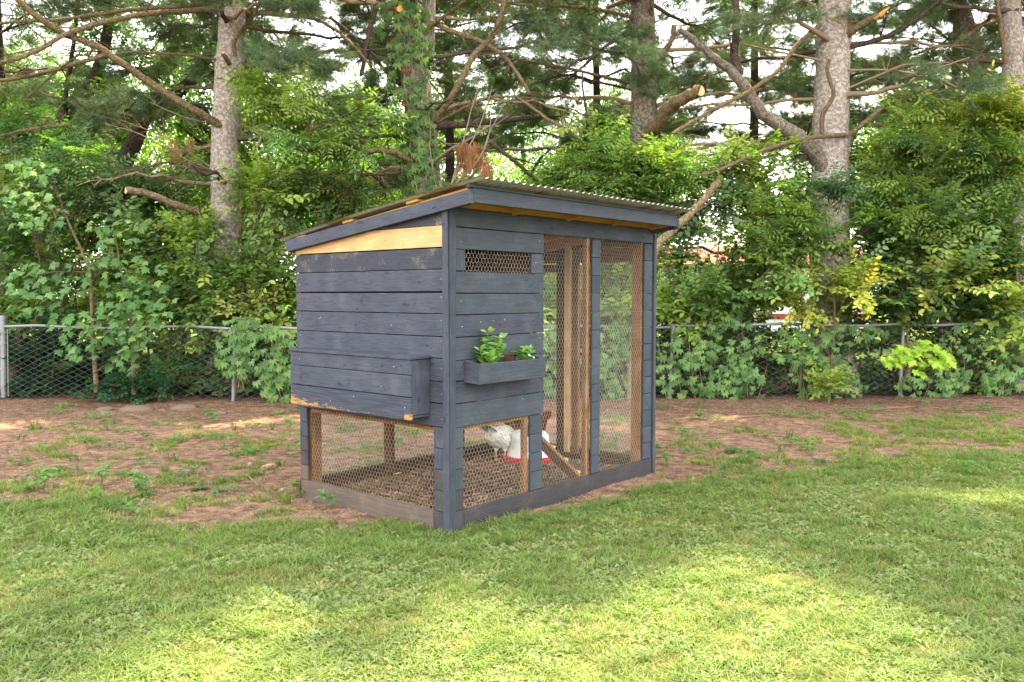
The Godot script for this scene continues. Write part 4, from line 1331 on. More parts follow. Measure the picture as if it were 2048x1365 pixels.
func build_shrubs() -> void:
	var deep := Color(0.088, 0.15, 0.056)
	var mid := Color(0.135, 0.215, 0.066)
	var fresh := Color(0.195, 0.28, 0.075)
	var pale := Color(0.21, 0.285, 0.115)
	var yellow := Color(0.29, 0.34, 0.075)
	var blue := Color(0.125, 0.195, 0.09)
	shrub("sapling", "dark ovate leaved sapling crowding the left edge behind the maple", "sapling", [[[60, 700, 12.8], [80, 560, 12.8], [60, 420, 12.8], [40, 330, 12.8]], [[100, 700, 12.9], [140, 560, 12.8], [200, 420, 12.7]]], [[60, 520, 13.0, 150, 130, 0.5, 330, deep, "twig", 1.0], [90, 340, 12.8, 150, 80, 0.5, 250, blue, "frond", 1.0], [250, 380, 13.0, 110, 80, 0.5, 230, blue, "frond", 1.0], [60, 260, 13.2, 120, 70, 0.5, 120, deep, "frond", 1.0]], 401)
	shrub("sapling", "dense mid green shrub left of the lichened trunk above the fence", "shrub", [[[330, 780, 12.5], [345, 620, 12.5], [330, 480, 12.5]], [[345, 780, 12.6], [380, 600, 12.6], [400, 470, 12.6]]], [[345, 560, 12.6, 120, 95, 0.5, 420, mid, "twig", 1.0], [300, 470, 12.7, 100, 60, 0.45, 210, blue, "twig", 1.0], [390, 500, 12.4, 60, 60, 0.4, 120, fresh, "twig", 1.0], [410, 590, 12.3, 60, 60, 0.35, 140, mid, "twig", 1.0]], 402)
	shrub("sapling", "slender sapling crossing in front of the lichened trunk's right side", "sapling", [[[470, 790, 12.2], [480, 650, 12.2], [492, 520, 12.2], [520, 420, 12.2], [565, 330, 12.2], [590, 280, 12.2]], [[492, 520, 12.2], [530, 480, 12.2], [560, 470, 12.1]]], [[530, 400, 12.3, 75, 60, 0.35, 170, fresh, "twig", 0.95], [540, 560, 12.6, 75, 110, 0.4, 320, mid, "twig", 1.0], [500, 610, 12.3, 60, 50, 0.3, 120, pale, "twig", 0.9], [448, 625, 12.4, 55, 62, 0.3, 170, mid, "twig", 1.0]], 403)
	shrub("ash_bough", "pale green bough of compound leaves right of the lichened trunk", "tree", [[[590, 300, 12.2], [620, 230, 12.1], [560, 190, 12.0], [500, 170, 11.9]], [[620, 260, 12.1], [690, 230, 12.0], [740, 200, 12.0]]], [[590, 215, 12.1, 105, 55, 0.4, 125, pale, "frond", 0.9], [650, 272, 12.1, 95, 50, 0.35, 110, fresh, "frond", 0.9], [530, 180, 12.0, 55, 45, 0.3, 60, fresh, "frond", 1.0], [740, 225, 12.2, 55, 45, 0.3, 50, pale, "frond", 1.0]], 404)
	shrub("sapling", "small green shrub tucked behind the coop's low left eave", "shrub", [[[640, 620, 12.5], [645, 480, 12.5], [620, 380, 12.5]]], [[610, 400, 12.6, 80, 45, 0.4, 150, mid, "twig", 1.0], [700, 390, 12.8, 90, 45, 0.4, 150, deep, "frond", 1.0]], 405)
	shrub("sapling", "bright pinnate leaved sapling rising above the coop roof", "sapling", [[[1180, 620, 12.3], [1175, 430, 12.3], [1165, 300, 12.3]], [[1240, 620, 12.4], [1250, 440, 12.4], [1280, 320, 12.4]]], [[1190, 340, 12.4, 95, 60, 0.45, 260, fresh, "frond", 1.0], [1270, 370, 12.4, 70, 55, 0.4, 170, fresh, "frond", 1.0], [1230, 300, 12.6, 80, 50, 0.4, 130, mid, "frond", 1.0], [1330, 330, 12.3, 55, 70, 0.35, 110, mid, "frond", 1.0], [1215, 250, 12.6, 70, 45, 0.4, 60, mid, "twig", 1.0], [1120, 380, 12.6, 60, 40, 0.4, 90, mid, "frond", 1.0], [1190, 440, 12.5, 120, 50, 0.4, 200, mid, "twig", 1.0]], 406)
	shrub("sapling", "leafy thicket seen through the coop's wire above the fence", "thicket", [[[1120, 780, 12.4], [1125, 640, 12.4], [1140, 520, 12.4]], [[1260, 780, 12.5], [1250, 640, 12.5], [1240, 520, 12.5]]], [[1190, 570, 12.6, 130, 75, 0.45, 420, mid, "twig", 1.0], [1110, 600, 12.4, 50, 60, 0.4, 110, fresh, "twig", 1.0], [1240, 590, 12.4, 40, 50, 0.3, 90, fresh, "twig", 1.0]], 407)
	shrub("sapling", "glossy leaved sapling left of the stout pine, pale sky behind", "sapling", [[[1420, 780, 12.4], [1425, 620, 12.4], [1440, 480, 12.4], [1460, 380, 12.4]], [[1380, 780, 12.4], [1370, 640, 12.4], [1350, 560, 12.4]]], [[1430, 390, 12.5, 95, 70, 0.4, 120, blue, "twig", 1.1], [1500, 350, 12.6, 80, 60, 0.4, 120, mid, "twig", 1.0], [1370, 600, 12.4, 70, 60, 0.35, 170, mid, "twig", 1.0], [1470, 580, 12.5, 90, 50, 0.4, 120, mid, "twig", 1.2], [1350, 500, 12.6, 40, 45, 0.3, 50, blue, "twig", 1.0], [1420, 320, 12.5, 60, 40, 0.3, 70, pale, "frond", 1.0]], 408)
	shrub("sapling", "bright shrub across the foot of the stout pine", "shrub", [[[1600, 780, 12.3], [1605, 620, 12.3], [1590, 480, 12.3]], [[1660, 780, 12.3], [1670, 600, 12.2], [1650, 420, 12.2]]], [[1560, 430, 12.4, 90, 70, 0.4, 260, fresh, "frond", 1.0], [1550, 520, 12.4, 65, 60, 0.4, 130, mid, "twig", 1.0], [1640, 390, 12.3, 50, 40, 0.3, 36, blue, "frond", 1.0], [1625, 470, 12.3, 40, 35, 0.3, 36, fresh, "twig", 1.0], [1590, 600, 12.2, 60, 40, 0.3, 100, yellow, "twig", 0.9], [1700, 570, 12.2, 40, 50, 0.3, 80, yellow, "twig", 0.9]], 409)
	shrub("sapling", "tall pinnate leaved thicket filling the gap before the right edge pine", "thicket", [[[1820, 780, 12.5], [1815, 560, 12.5], [1850, 380, 12.5], [1900, 260, 12.5]], [[1900, 780, 12.6], [1910, 560, 12.6], [1960, 380, 12.6]]], [[1830, 330, 12.8, 100, 90, 0.5, 260, mid, "frond", 1.0], [1900, 420, 12.7, 150, 110, 0.5, 480, mid, "frond", 1.0], [1835, 480, 12.6, 92, 90, 0.5, 260, deep, "twig", 1.0], [1980, 520, 12.7, 100, 80, 0.5, 280, mid, "twig", 1.0], [1830, 240, 12.8, 90, 50, 0.4, 110, pale, "frond", 1.0]], 410)
	shrub("sapling", "yellow green drooping leaves over the right edge trunk", "sapling", [[[2040, 620, 12.3], [2020, 400, 12.3], [1980, 260, 12.3]]], [[1985, 225, 12.4, 80, 45, 0.35, 130, yellow, "frond", 1.1], [2000, 330, 12.5, 70, 80, 0.4, 190, mid, "frond", 1.0], [2030, 620, 12.4, 40, 40, 0.3, 60, fresh, "twig", 1.2]], 411)
	shrub("sapling", "pale leaved shrub behind the fence under the right thicket", "shrub", [[[1850, 780, 12.9], [1850, 620, 12.9]]], [[1850, 560, 12.5, 130, 60, 0.4, 300, pale, "twig", 1.1], [1760, 620, 12.7, 80, 40, 0.4, 150, deep, "twig", 1.0], [1960, 610, 12.8, 100, 40, 0.4, 170, deep, "twig", 1.0]], 412)
	shrub("hedge_bush", "dark bush behind the fence mesh at the far left", "bush", [[[100, 790, 12.7], [110, 700, 12.7]]], [[85, 720, 12.9, 90, 65, 0.4, 330, Color(0.028, 0.075, 0.04), "twig", 1.1], [200, 760, 13.2, 110, 45, 0.4, 220, Color(0.03, 0.075, 0.035), "twig", 1.0], [330, 740, 13.4, 110, 60, 0.5, 260, deep, "twig", 1.0], [430, 700, 13.2, 80, 70, 0.4, 200, deep, "twig", 1.0], [440, 715, 12.55, 50, 62, 0.2, 150, deep, "twig", 0.9]], 413)
	shrub("undergrowth", "dark undergrowth behind the fence right of the coop", "undergrowth", [[[1500, 790, 13.2], [1500, 700, 13.2]]], [[1420, 710, 13.0, 150, 80, 0.4, 360, deep, "twig", 1.0], [1650, 720, 13.0, 130, 70, 0.4, 330, deep, "twig", 1.0], [1900, 720, 13.2, 170, 70, 0.4, 420, deep, "twig", 1.0], [1160, 720, 12.9, 170, 80, 0.4, 420, deep, "twig", 1.0], [600, 700, 13.0, 160, 80, 0.5, 380, deep, "twig", 1.0]], 414)
	shrub("sapling", "airy thicket filling the space behind the left maples", "thicket", [[[140, 780, 13.8], [150, 600, 13.8], [170, 440, 13.8]], [[300, 780, 13.8], [290, 600, 13.8], [270, 430, 13.8]]], [[110, 470, 13.9, 170, 170, 0.8, 420, mid, "twig", 1.0], [330, 430, 14.0, 160, 130, 0.8, 380, deep, "twig", 1.0], [480, 420, 14.2, 130, 140, 0.8, 300, mid, "twig", 1.0], [250, 600, 13.6, 200, 60, 0.6, 260, mid, "twig", 1.0]], 415)
	shrub("sapling", "airy thicket filling the space between the stout pine and the coop", "thicket", [[[1480, 780, 13.8], [1490, 600, 13.8], [1520, 440, 13.8]], [[1380, 780, 13.8], [1385, 600, 13.8], [1400, 470, 13.8]]], [[1540, 400, 14.0, 120, 80, 0.7, 150, mid, "twig", 1.0], [1355, 600, 13.8, 70, 50, 0.6, 110, mid, "twig", 1.0], [1510, 560, 14.0, 60, 70, 0.6, 120, deep, "twig", 1.0], [1290, 400, 13.2, 80, 80, 0.5, 170, mid, "twig", 1.0]], 416)
	shrub("sapling", "airy thicket filling the right side behind the pinnate leaves", "thicket", [[[1760, 780, 13.9], [1770, 560, 13.9], [1780, 380, 13.9]], [[1960, 780, 13.9], [1950, 560, 13.9], [1930, 330, 13.9]]], [[1780, 420, 14.0, 150, 160, 0.8, 420, mid, "twig", 1.0], [1950, 400, 14.0, 140, 180, 0.8, 460, deep, "twig", 1.0], [1860, 580, 13.8, 200, 70, 0.6, 320, mid, "twig", 1.0]], 417)
	# maple saplings before the fence, leaf by leaf
	maple_sapling("maple_sapling", "maple sapling growing against the fence at left", [[[192, 785, 11.55], [186, 690, 11.5], [183, 620, 11.5], [178, 540, 11.5], [150, 475, 11.5], [128, 430, 11.5], [95, 410, 11.5]], [[178, 545, 11.5], [100, 545, 11.3], [45, 570, 11.2]], [[190, 745, 11.5], [225, 720, 11.4]], [[186, 640, 11.5], [240, 660, 11.4], [262, 690, 11.35]], [[180, 560, 11.5], [230, 530, 11.4]], [[130, 440, 11.5], [70, 400, 11.4]]], [[60, 410, 85, 55, 54], [90, 560, 95, 38, 58], [60, 600, 70, 30, 26], [150, 645, 55, 24, 22], [165, 690, 60, 30, 26], [245, 700, 36, 26, 18], [225, 640, 50, 40, 34], [200, 500, 50, 40, 14], [50, 340, 60, 30, 26], [245, 735, 30, 16, 8]], ["maple_green", "maple_mid", "maple_mid", "maple_pale"], 421, 1.0)
	maple_sapling("maple_sapling", "thinner maple sapling just right of the left fence maple", [[[268, 790, 11.6], [264, 700, 11.6], [258, 600, 11.7], [240, 540, 11.7], [230, 470, 11.7]]], [[270, 560, 70, 50, 46], [280, 640, 60, 40, 40], [300, 600, 50, 40, 26], [230, 450, 60, 40, 30], [262, 690, 26, 26, 12]], ["maple_mid", "maple_green", "creeper_pale"], 422, 0.95)
	maple_sapling("lime_maple", "bright lime green young maple in front of the right fence post", [[[1800, 785, 12.2], [1815, 740, 12.1], [1825, 700, 12.0]], [[1815, 740, 12.1], [1860, 720, 12.0]], [[1815, 745, 12.1], [1775, 722, 12.0]]], [[1835, 705, 62, 26, 60], [1790, 720, 34, 14, 16], [1885, 718, 24, 18, 14], [1838, 742, 16, 8, 5]], ["lime_leaf", "lime_leaf", "lime_pale"], 423, 0.95)
	# creepers on the fence
	fence_creeper("five leaved creeper over the fence just left of the coop", [[520, 700, 78, 70, 130], [470, 690, 40, 60, 60], [560, 770, 40, 40, 60]], 431)
	fence_creeper("thick dark creeper over the fence just right of the coop", [[1430, 700, 95, 85, 170], [1470, 770, 60, 45, 70], [1345, 740, 34, 70, 50]], 432)
	fence_creeper("creeper on the fence below the stout pine", [[1640, 740, 60, 60, 90], [1600, 690, 60, 40, 60], [1700, 668, 75, 20, 60], [1690, 770, 50, 25, 40]], 433)
	fence_creeper("creeper hanging on the fence at the right edge", [[1960, 710, 95, 70, 150], [2020, 760, 50, 45, 60], [1860, 775, 70, 35, 70]], 434)
	fence_creeper("creeper curtain on the fence seen through the coop's run", [[1120, 720, 45, 80, 110], [1235, 720, 55, 80, 150]], 435)
	var fronts := [["low creeper at the foot of the fence by the left saplings", [[250, 775, 60, 22, 80], [320, 775, 55, 26, 80], [330, 740, 40, 30, 30]], 436], ["bright sprig of leaves at the fence foot below the stout pine", [[1660, 770, 28, 30, 60]], 437]]
	for q in fronts:
		var t := thing("ground_creeper", q[0], "creeper", Vector3.ZERO, 0.0, "shrubs along the fence")
		var i := 0
		for c in q[1]:
			crown_leaves(t, at(c[0], c[1], 11.7), Vector3(c[2] * 11.7 / FOCAL, c[3] * 11.7 / FOCAL, 0.2), c[4], Color(0.06, 0.14, 0.06) if q[2] == 436 else yellow, "twig", q[2] * 10 + i, 0.3, 0.8)
			i += 1

func maple_sapling(called: String, label: String, stems: Array, clumps: Array, mats: Array, seed_: int, size: float) -> void:
	var t := thing(called, label, "sapling", Vector3.ZERO, 0.0, "maple saplings by the fence")
	rng.seed = seed_
	var first := true
	for s in stems:
		branch(t, s, 0.034 if first and called == "maple_sapling" else 0.012, 0.009 if first else 0.004, "limb_bark", "stem", 3, 7)
		first = false
	for c in clumps:
		for i in c[4]:
			var a := rng.randf() * TAU
			var q := sqrt(rng.randf())
			var p := at(c[0] + cos(a) * q * c[2], c[1] + sin(a) * q * c[3], 11.45 + rng.randf_range(-0.3, 0.12))
			var face := Vector3(rng.randf_range(-0.5, 0.5), rng.randf_range(0.35, 1.0), rng.randf_range(0.2, 0.9)).normalized()
			hang_leaf(t, p, face, Vector3(rng.randf_range(-1, 1), -0.5, rng.randf_range(0.0, 0.8)), S.maple, M[mats[rng.randi() % mats.size()]], size * rng.randf_range(0.75, 1.25))

func fence_creeper(label: String, clumps: Array, seed_: int) -> void:
	var t := thing("fence_creeper", label, "creeper", Vector3.ZERO, 0.0, "creepers on the fence")
	rng.seed = seed_
	var m := MB.new()
	var rest := Many.new()
	for c in clumps:
		for k in 3:
			var x: float = c[0] + rng.randf_range(-0.7, 0.7) * c[2]
			var d := -fence_z((x - 1024) * 12.0 / FOCAL) + 0.0
			m.tube(smooth([at(x, minf(c[1] + c[3] + 25, 800), d - 0.05), at(x + rng.randf_range(-15, 15), c[1] + 20, d - 0.07), at(x + rng.randf_range(-30, 30), c[1] - c[3] * 0.8, d - 0.06)], 3), taper(7, 0.006, 0.003), 4, 1, 0, null, false)
		for i in c[4]:
			var a := rng.randf() * TAU
			var q := sqrt(rng.randf())
			var x: float = c[0] + cos(a) * q * c[2]
			var y: float = c[1] + sin(a) * q * c[3]
			var d := -fence_z((x - 1024) * 12.0 / FOCAL) * 1.0
			var p := at(x, y, d + rng.randf_range(-0.28, -0.04))
			if p.y < 0.03: continue
			var face := Vector3(rng.randf_range(-0.5, 0.5), rng.randf_range(0.2, 0.9), 1).normalized()
			hang_leaf(t, p, face, Vector3(rng.randf_range(-0.7, 0.7), -1, 0.2), S.creeper, M[["creeper_green", "creeper_pale", "creeper_dark", "creeper_green", "maple_pale", "maple_green"][rng.randi() % 6]], rng.randf_range(0.5, 1.3))
	part("stem", m.mesh(), M.twig, t)


# ---------------------------------------------------------------- coop
var coop: Node3D

func plank(u: Vector2, h: Vector2, v: Vector2, mat: String, called := "plank", parent: Node = null, slack := 0.0025, ch := 0.003) -> MeshInstance3D:
	var size := Vector3(u.y - u.x, h.y - h.x, v.y - v.x)
	var mid := Vector3((u.x + u.y) / 2, (h.x + h.y) / 2, -(v.x + v.y) / 2)
	var m := MB.new()
	m.tint = Color.WHITE * rng.randf_range(0.80, 1.17)
	m.box(Vector3.ZERO, size, Basis.IDENTITY, ch, Vector2(rng.randf(), rng.randf()))
	var o := part(called, m.mesh(), M[mat], parent if parent else coop)
	o.position = mid + Vector3(rng.randf_range(-1, 1), rng.randf_range(-0.5, 0.5), rng.randf_range(-1, 1)) * slack * 0.4
	if slack > 0: o.rotation.z = rng.randf_range(-1, 1) * slack / maxf(size.x, 0.5)
	return o

func nail(u: float, h: float, v: float, face: String, parent: Node = null) -> void:
	var m := MB.new()
	m.lathe([Vector2(0.003, 0.0), Vector2(0.003, 0.0012), Vector2(0.0015, 0.002), Vector2(0.0002, 0.0021)], Transform3D(Basis(Vector3.RIGHT, PI / 2) if face == "front" else Basis(Vector3.BACK, PI / 2), Vector3(u, h, -v)), 8)
	part("nail", m.mesh(), M.nail, parent if parent else coop)

# hexagonal wire between two corners; along is the level direction, the other is up
func hex_wire(origin: Vector3, along: Vector3, width: float, height: float, called := "chicken_wire") -> void:
	var m := MB.new()
	var cell := 0.031
	var cw := cell
	var chh := cell * 1.15
	var out := along.cross(Vector3.UP)
	var pt := func(x: float, y: float) -> Vector3:
		return origin + along * clampf(x, 0, width) + Vector3.UP * clampf(y, 0, height) + out * 0.006 * soft.get_noise_2d(x * 3.0 + origin.x * 9, y * 3.0)
	var rows := int(height / (chh * 0.75)) + 2
	var cols := int(width / cw) + 2
	for r in rows:
		for c in cols:
			var cx := (c + (0.5 if r % 2 else 0.0)) * cw
			var cy := r * chh * 0.75
			if cx > width + cw or cy > height + chh: continue
			var a := Vector2(cx, cy + chh * 0.5)
			var b := Vector2(cx + cw * 0.5, cy + chh * 0.25)
			var d := Vector2(cx + cw * 0.5, cy - chh * 0.25)
			var e := Vector2(cx, cy - chh * 0.5)
			for s in [[a, b, 0.0006], [b, d, 0.00092], [d, e, 0.0006]]:
				var p: Vector3 = pt.call(s[0].x, s[0].y)
				var q: Vector3 = pt.call(s[1].x, s[1].y)
				if p.distance_to(q) > 0.004: m.wire(p, q, s[2])
	part(called, m.mesh(), M.wire, coop, "stuff")

func roof_h(v: float) -> float:
	return 2.172 - 0.136 * (v + 0.34) + 0.016 * sin(clampf((v + 0.34) / 2.06, 0, 1) * PI)

func build_coop() -> void:
	rng.seed = 500
	coop = thing("chicken_coop", "dark stained wooden chicken coop with wire run and tin roof", "chicken coop", CORNER, deg_to_rad(TURN))
	var paint := ["slate_boards", "dark_boards", "slate_boards"]
	# front face, top to bottom
	plank(Vector2(0.062, 2.398), Vector2(1.922, 2.040), Vector2(0, 0.02), "slate_boards")
	plank(Vector2(0.062, 0.952), Vector2(1.785, 1.917), Vector2(0, 0.02), "slate_boards")
	plank(Vector2(0.062, 0.164), Vector2(1.649, 1.781), Vector2(0, 0.02), "slate_boards")
	plank(Vector2(0.816, 0.952), Vector2(1.646, 1.780), Vector2(0, 0.02), "slate_boards")
	var cuts := [0.662, 0.815, 0.956, 1.087, 1.233, 1.373, 1.508, 1.645]
	for i in 7:
		var low: float = cuts[i] + 0.0025
		plank(Vector2(0.060, 0.950), Vector2(low, cuts[i + 1] - 0.0025), Vector2(0, 0.02), paint[i % 3])
	for q in [[0.30, 1.325], [0.42, 1.33], [0.535, 1.333], [0.72, 0.79], [0.86, 1.72], [0.12, 1.46], [0.13, 1.30], [0.9, 1.20], [0.12, 1.83], [0.9, 1.87]]:
		nail(q[0], q[1], -0.001, "front")
	# posts faced with short boards, on the front
	for col in [[0.060, 0.140, 0.662, 5, "grey_boards"], [0.803, 0.938, 0.657, 4, "slate_boards"], [1.533, 1.642, 1.915, 13, "slate_boards"], [2.262, 2.384, 1.915, 13, "dark_boards"]]:
		var step: float = (col[2] - (0.0 if col[0] < 0.1 else 0.133)) / col[3]
		for i in int(col[3]):
			var top: float = col[2] - i * step
			var low_mat: String = "slate_boards" if i < col[3] - 2 else col[4]
			plank(Vector2(col[0], col[1]), Vector2(top - step + 0.003, top - 0.0005), Vector2(-0.001, 0.019), low_mat)
	plank(Vector2(0.142, 2.392), Vector2(-0.05, 0.131), Vector2(-0.004, 0.034), "grey_boards", "bottom_rail")
	# raw studs seen behind the wire
	plank(Vector2(0.765, 0.802), Vector2(0.10, 0.70), Vector2(0.022, 0.06), "old_pine", "stud")
	plank(Vector2(1.487, 1.534), Vector2(0.10, 2.02), Vector2(0.022, 0.06), "old_pine", "stud")
	plank(Vector2(2.250, 2.288), Vector2(0.10, 2.02), Vector2(0.022, 0.112), "old_pine", "stud")
	plank(Vector2(0.10, 2.37), Vector2(2.042, 2.115), Vector2(0.004, 0.042), "amber_pine", "top_plate")
	# corner trims
	plank(Vector2(0.0, 0.058), Vector2(-0.06, 2.036), Vector2(-0.020, -0.001), "slate_boards", "corner_trim")
	plank(Vector2(-0.019, -0.001), Vector2(-0.06, 2.036), Vector2(-0.018, 0.024), "dark_boards", "corner_trim")
	plank(Vector2(2.402, 2.438), Vector2(-0.04, 2.036), Vector2(-0.012, 0.03), "slate_boards", "corner_trim")
	# left face
	var rows := [0.672, 0.819, 0.957, 1.103, 1.238, 1.380, 1.518, 1.658, 1.793]
	var left := ["dark_boards", "dark_boards", "dark_boards", "dark_boards", "dark_boards", "dark_boards", "dark_boards", "scuffed_boards"]
	for i in 8:
		var gap := 0.008 if i == 5 else (0.005 if i == 7 else 0.003)
		var o := plank(Vector2(0.0, 0.02), Vector2(rows[i] + 0.0015, rows[i + 1] - gap), Vector2(0.026, 1.578), left[i])
		o.rotation.z = 0.0
		o.rotation.x = rng.randf_range(-0.0012, 0.0012)
	for i in 7:
		for q in [0.05, 1.53]:
			nail(-0.001, rows[i] + rng.randf_range(0.02, 0.11), q, "left")
	for q in [[1.30, 1.33], [1.285, 1.335], [0.52, 1.30], [1.5, 1.44]]: nail(-0.001, q[1], q[0], "left")
	var cut := func(v: float) -> float: return 2.085 - 0.12 * (v + 0.235)
	var place := Transform3D(Basis(Vector3(0, 0, -1), Vector3.UP, Vector3(-1, 0, 0)) * Basis.from_scale(Vector3(1, 1, 1)), Vector3.ZERO)
	place = Transform3D(Basis(Vector3(0, 0, -1), Vector3.UP, Vector3(1, 0, 0)), Vector3(0.02, 0, 0))
	var m := MB.new()
	m.prism([Vector2(0.026, 1.796), Vector2(0.026, 1.925), Vector2(1.10, 1.925), Vector2(1.578, cut.call(1.578)), Vector2(1.578, 1.796)], place, 0.02, Vector2(0.2, 0.35), Vector2(1.2, 0.5))
	part("plank", m.mesh(), M.raw_pine, coop, "", "bare unpainted top board")
	m = MB.new()
	m.prism([Vector2(0.026, 1.929), Vector2(0.026, cut.call(0.026)), Vector2(1.10, 1.929)], place, 0.02, Vector2(0.6, 0.1))
	part("plank", m.mesh(), M.scuffed_boards, coop)
	for col in [[0.026, 0.126, 0.670, 5], [1.462, 1.552, 0.670, 5]]:
		var step: float = (col[2] - (0.0 if col[0] < 0.1 else 0.13)) / col[3]
		for i in int(col[3]):
			var top: float = col[2] - i * step
			plank(Vector2(-0.001, 0.019), Vector2(top - step + 0.003, top - 0.0005), Vector2(col[0], col[1]), "dark_boards" if i < 2 else ("grey_boards" if i < 4 or col[0] < 0.1 else "dusty_boards"))
	plank(Vector2(-0.004, 0.034), Vector2(-0.05, 0.131), Vector2(0.128, 1.545), "dusty_boards", "bottom_rail")
	plank(Vector2(0.022, 0.112), Vector2(0.09, 0.72), Vector2(1.44, 1.478), "old_pine", "stud")
	# nest box
	var nest := Node3D.new()
	nest.name = "nest_box"
	coop.add_child(nest)
	plank(Vector2(-0.172, -0.154), Vector2(1.005, 1.098), Vector2(0.150, 1.41), "dark_boards", "plank", nest)
	plank(Vector2(-0.172, -0.154), Vector2(0.868, 1.001), Vector2(0.150, 1.41), "dark_boards", "plank", nest)
	m = MB.new()
	m.box(Vector3.ZERO, Vector3(0.018, 0.138, 1.26), Basis.IDENTITY, 0.003)
	m = MB.new()
	for f in [[-0.009, -1.0], [0.009, 1.0]]:
		m.quad_n(Vector3(f[0], 0.069, -0.63), Vector3(f[0], 0.069, 0.63), Vector3(f[0], -0.069, 0.63), Vector3(f[0], -0.069, -0.63), Vector3(f[1], 0, 0), [Vector2(0, 0), Vector2(1, 0), Vector2(1, 1), Vector2(0, 1)])
	for f in [[-0.069, -1.0, 0.99], [0.069, 1.0, 0.05]]:
		m.quad_n(Vector3(-0.009, f[0], -0.63), Vector3(0.009, f[0], -0.63), Vector3(0.009, f[0], 0.63), Vector3(-0.009, f[0], 0.63), Vector3(0, f[1], 0), [Vector2(0, f[2]), Vector2(0, f[2]), Vector2(1, f[2]), Vector2(1, f[2])])
	for f in [[-0.63, -1.0, 0.01], [0.63, 1.0, 0.99]]:
		m.quad_n(Vector3(-0.009, -0.069, f[0]), Vector3(0.009, -0.069, f[0]), Vector3(0.009, 0.069, f[0]), Vector3(-0.009, 0.069, f[0]), Vector3(0, 0, f[1]), [Vector2(f[2], 1), Vector2(f[2], 1), Vector2(f[2], 0), Vector2(f[2], 0)])
	var worn := part("plank", m.mesh(), M.worn_board, nest, "", "lowest nest box board with paint worn off its lower edge")
	worn.position = Vector3(-0.163, 0.795, -0.78)
	plank(Vector2(-0.1535, -0.003), Vector2(0.752, 1.096), Vector2(0.152, 0.170), "dark_boards", "end_board", nest, 0.0)
	plank(Vector2(-0.1535, -0.003), Vector2(0.752, 1.096), Vector2(1.39, 1.408), "dark_boards", "end_board", nest, 0.0)
	plank(Vector2(-0.152, -0.003), Vector2(0.733, 0.750), Vector2(0.155, 1.405), "dark_boards", "floor_board", nest, 0.0)
	plank(Vector2(-0.180, -0.002), Vector2(1.100, 1.117), Vector2(0.142, 1.42), "dark_boards", "lid", nest, 0.0).rotation.z = 0.012
	for q in [[0.42, 0.92], [0.7, 0.83], [0.95, 0.78], [1.3, 1.05], [0.3, 1.05], [0.2, 0.8]]: nail(-0.1725, q[1], q[0], "left", nest)
	# back and inner walls of the house
	for i in 9:
		var lo := 0.672 + i * 0.139
		plank(Vector2(0.02, 0.95), Vector2(lo, lo + 0.136), Vector2(1.535, 1.555), "dark_stud", "back_plank")
		if lo > 0.7: plank(Vector2(0.930, 0.949), Vector2(lo, lo + 0.136), Vector2(0.06, 1.53), "old_pine", "inner_plank")
	plank(Vector2(0.022, 0.948), Vector2(0.640, 0.660), Vector2(0.024, 1.53), "old_pine", "floor_panel")
	plank(Vector2(0.03, 0.93), Vector2(0.661, 0.70), Vector2(0.03, 1.5), "dark_stud", "bedding")
	# frame of the run
	for q in [[0.02, 0.06], [0.785, 0.825], [1.60, 1.64], [2.36, 2.40]]:
		plank(Vector2(q[0], q[1]), Vector2(-0.05, 1.90), Vector2(1.44, 1.53), "dark_stud", "back_stud")
	plank(Vector2(0.0, 2.42), Vector2(-0.05, 0.125), Vector2(1.532, 1.568), "dark_stud", "back_rail")
	plank(Vector2(0.0, 2.42), Vector2(-0.05, 0.085), Vector2(1.43, 1.466), "dark_stud", "back_rail")
	plank(Vector2(0.95, 2.42), Vector2(1.74, 1.88), Vector2(1.532, 1.552), "old_pine", "header")
	plank(Vector2(2.402, 2.436), Vector2(-0.05, 0.128), Vector2(0.05, 1.53), "dark_stud", "end_rail")
	plank(Vector2(2.300, 2.336), Vector2(-0.05, 0.090), Vector2(0.10, 1.43), "dark_stud", "end_rail")
	plank(Vector2(2.36, 2.40), Vector2(-0.05, 1.97), Vector2(0.865, 0.985), "dark_stud", "door_post")
	plank(Vector2(2.318, 2.356), Vector2(0.0, 1.95), Vector2(0.815, 0.866), "raw_pine", "door_post")
	plank(Vector2(2.36, 2.40), Vector2(-0.05, 1.97), Vector2(0.745, 0.812), "old_pine", "door_post")
	plank(Vector2(2.402, 2.42), Vector2(1.775, 1.90), Vector2(0.05, 0.75), "old_pine", "header")
	plank(Vector2(2.402, 2.42), Vector2(1.904, 2.03), Vector2(0.05, 0.98), "old_pine", "header")
	plank(Vector2(2.402, 2.42), Vector2(1.785, 1.90), Vector2(0.98, 1.53), "old_pine", "header")
	plank(Vector2(2.402, 2.42), Vector2(1.70, 1.775), Vector2(0.98, 1.53), "old_pine", "header")
	plank(Vector2(2.39, 2.41), Vector2(0.40, 0.425), Vector2(0.98, 1.50), "raw_pine", "perch")
	# ramp
	m = MB.new()
	var a := Vector3(0.93, 0.655, -0.30)
	var b := Vector3(1.55, 0.06, -0.12)
	var dir := (b - a).normalized()
	var across := dir.cross(Vector3.UP).normalized()
	m.box((a + b) / 2, Vector3((b - a).length(), 0.022, 0.20), Basis(dir, across.cross(dir), across), 0.003)
	var ramp := part("ramp", m.mesh(), M.old_pine, coop)
	for i in 5:
		m = MB.new()
		m.box(a.lerp(b, 0.14 + 0.18 * i) + across.cross(dir) * 0.02, Vector3(0.02, 0.018, 0.19), Basis(dir, across.cross(dir), across), 0.002)
		part("cleat", m.mesh(), M.raw_pine, ramp)
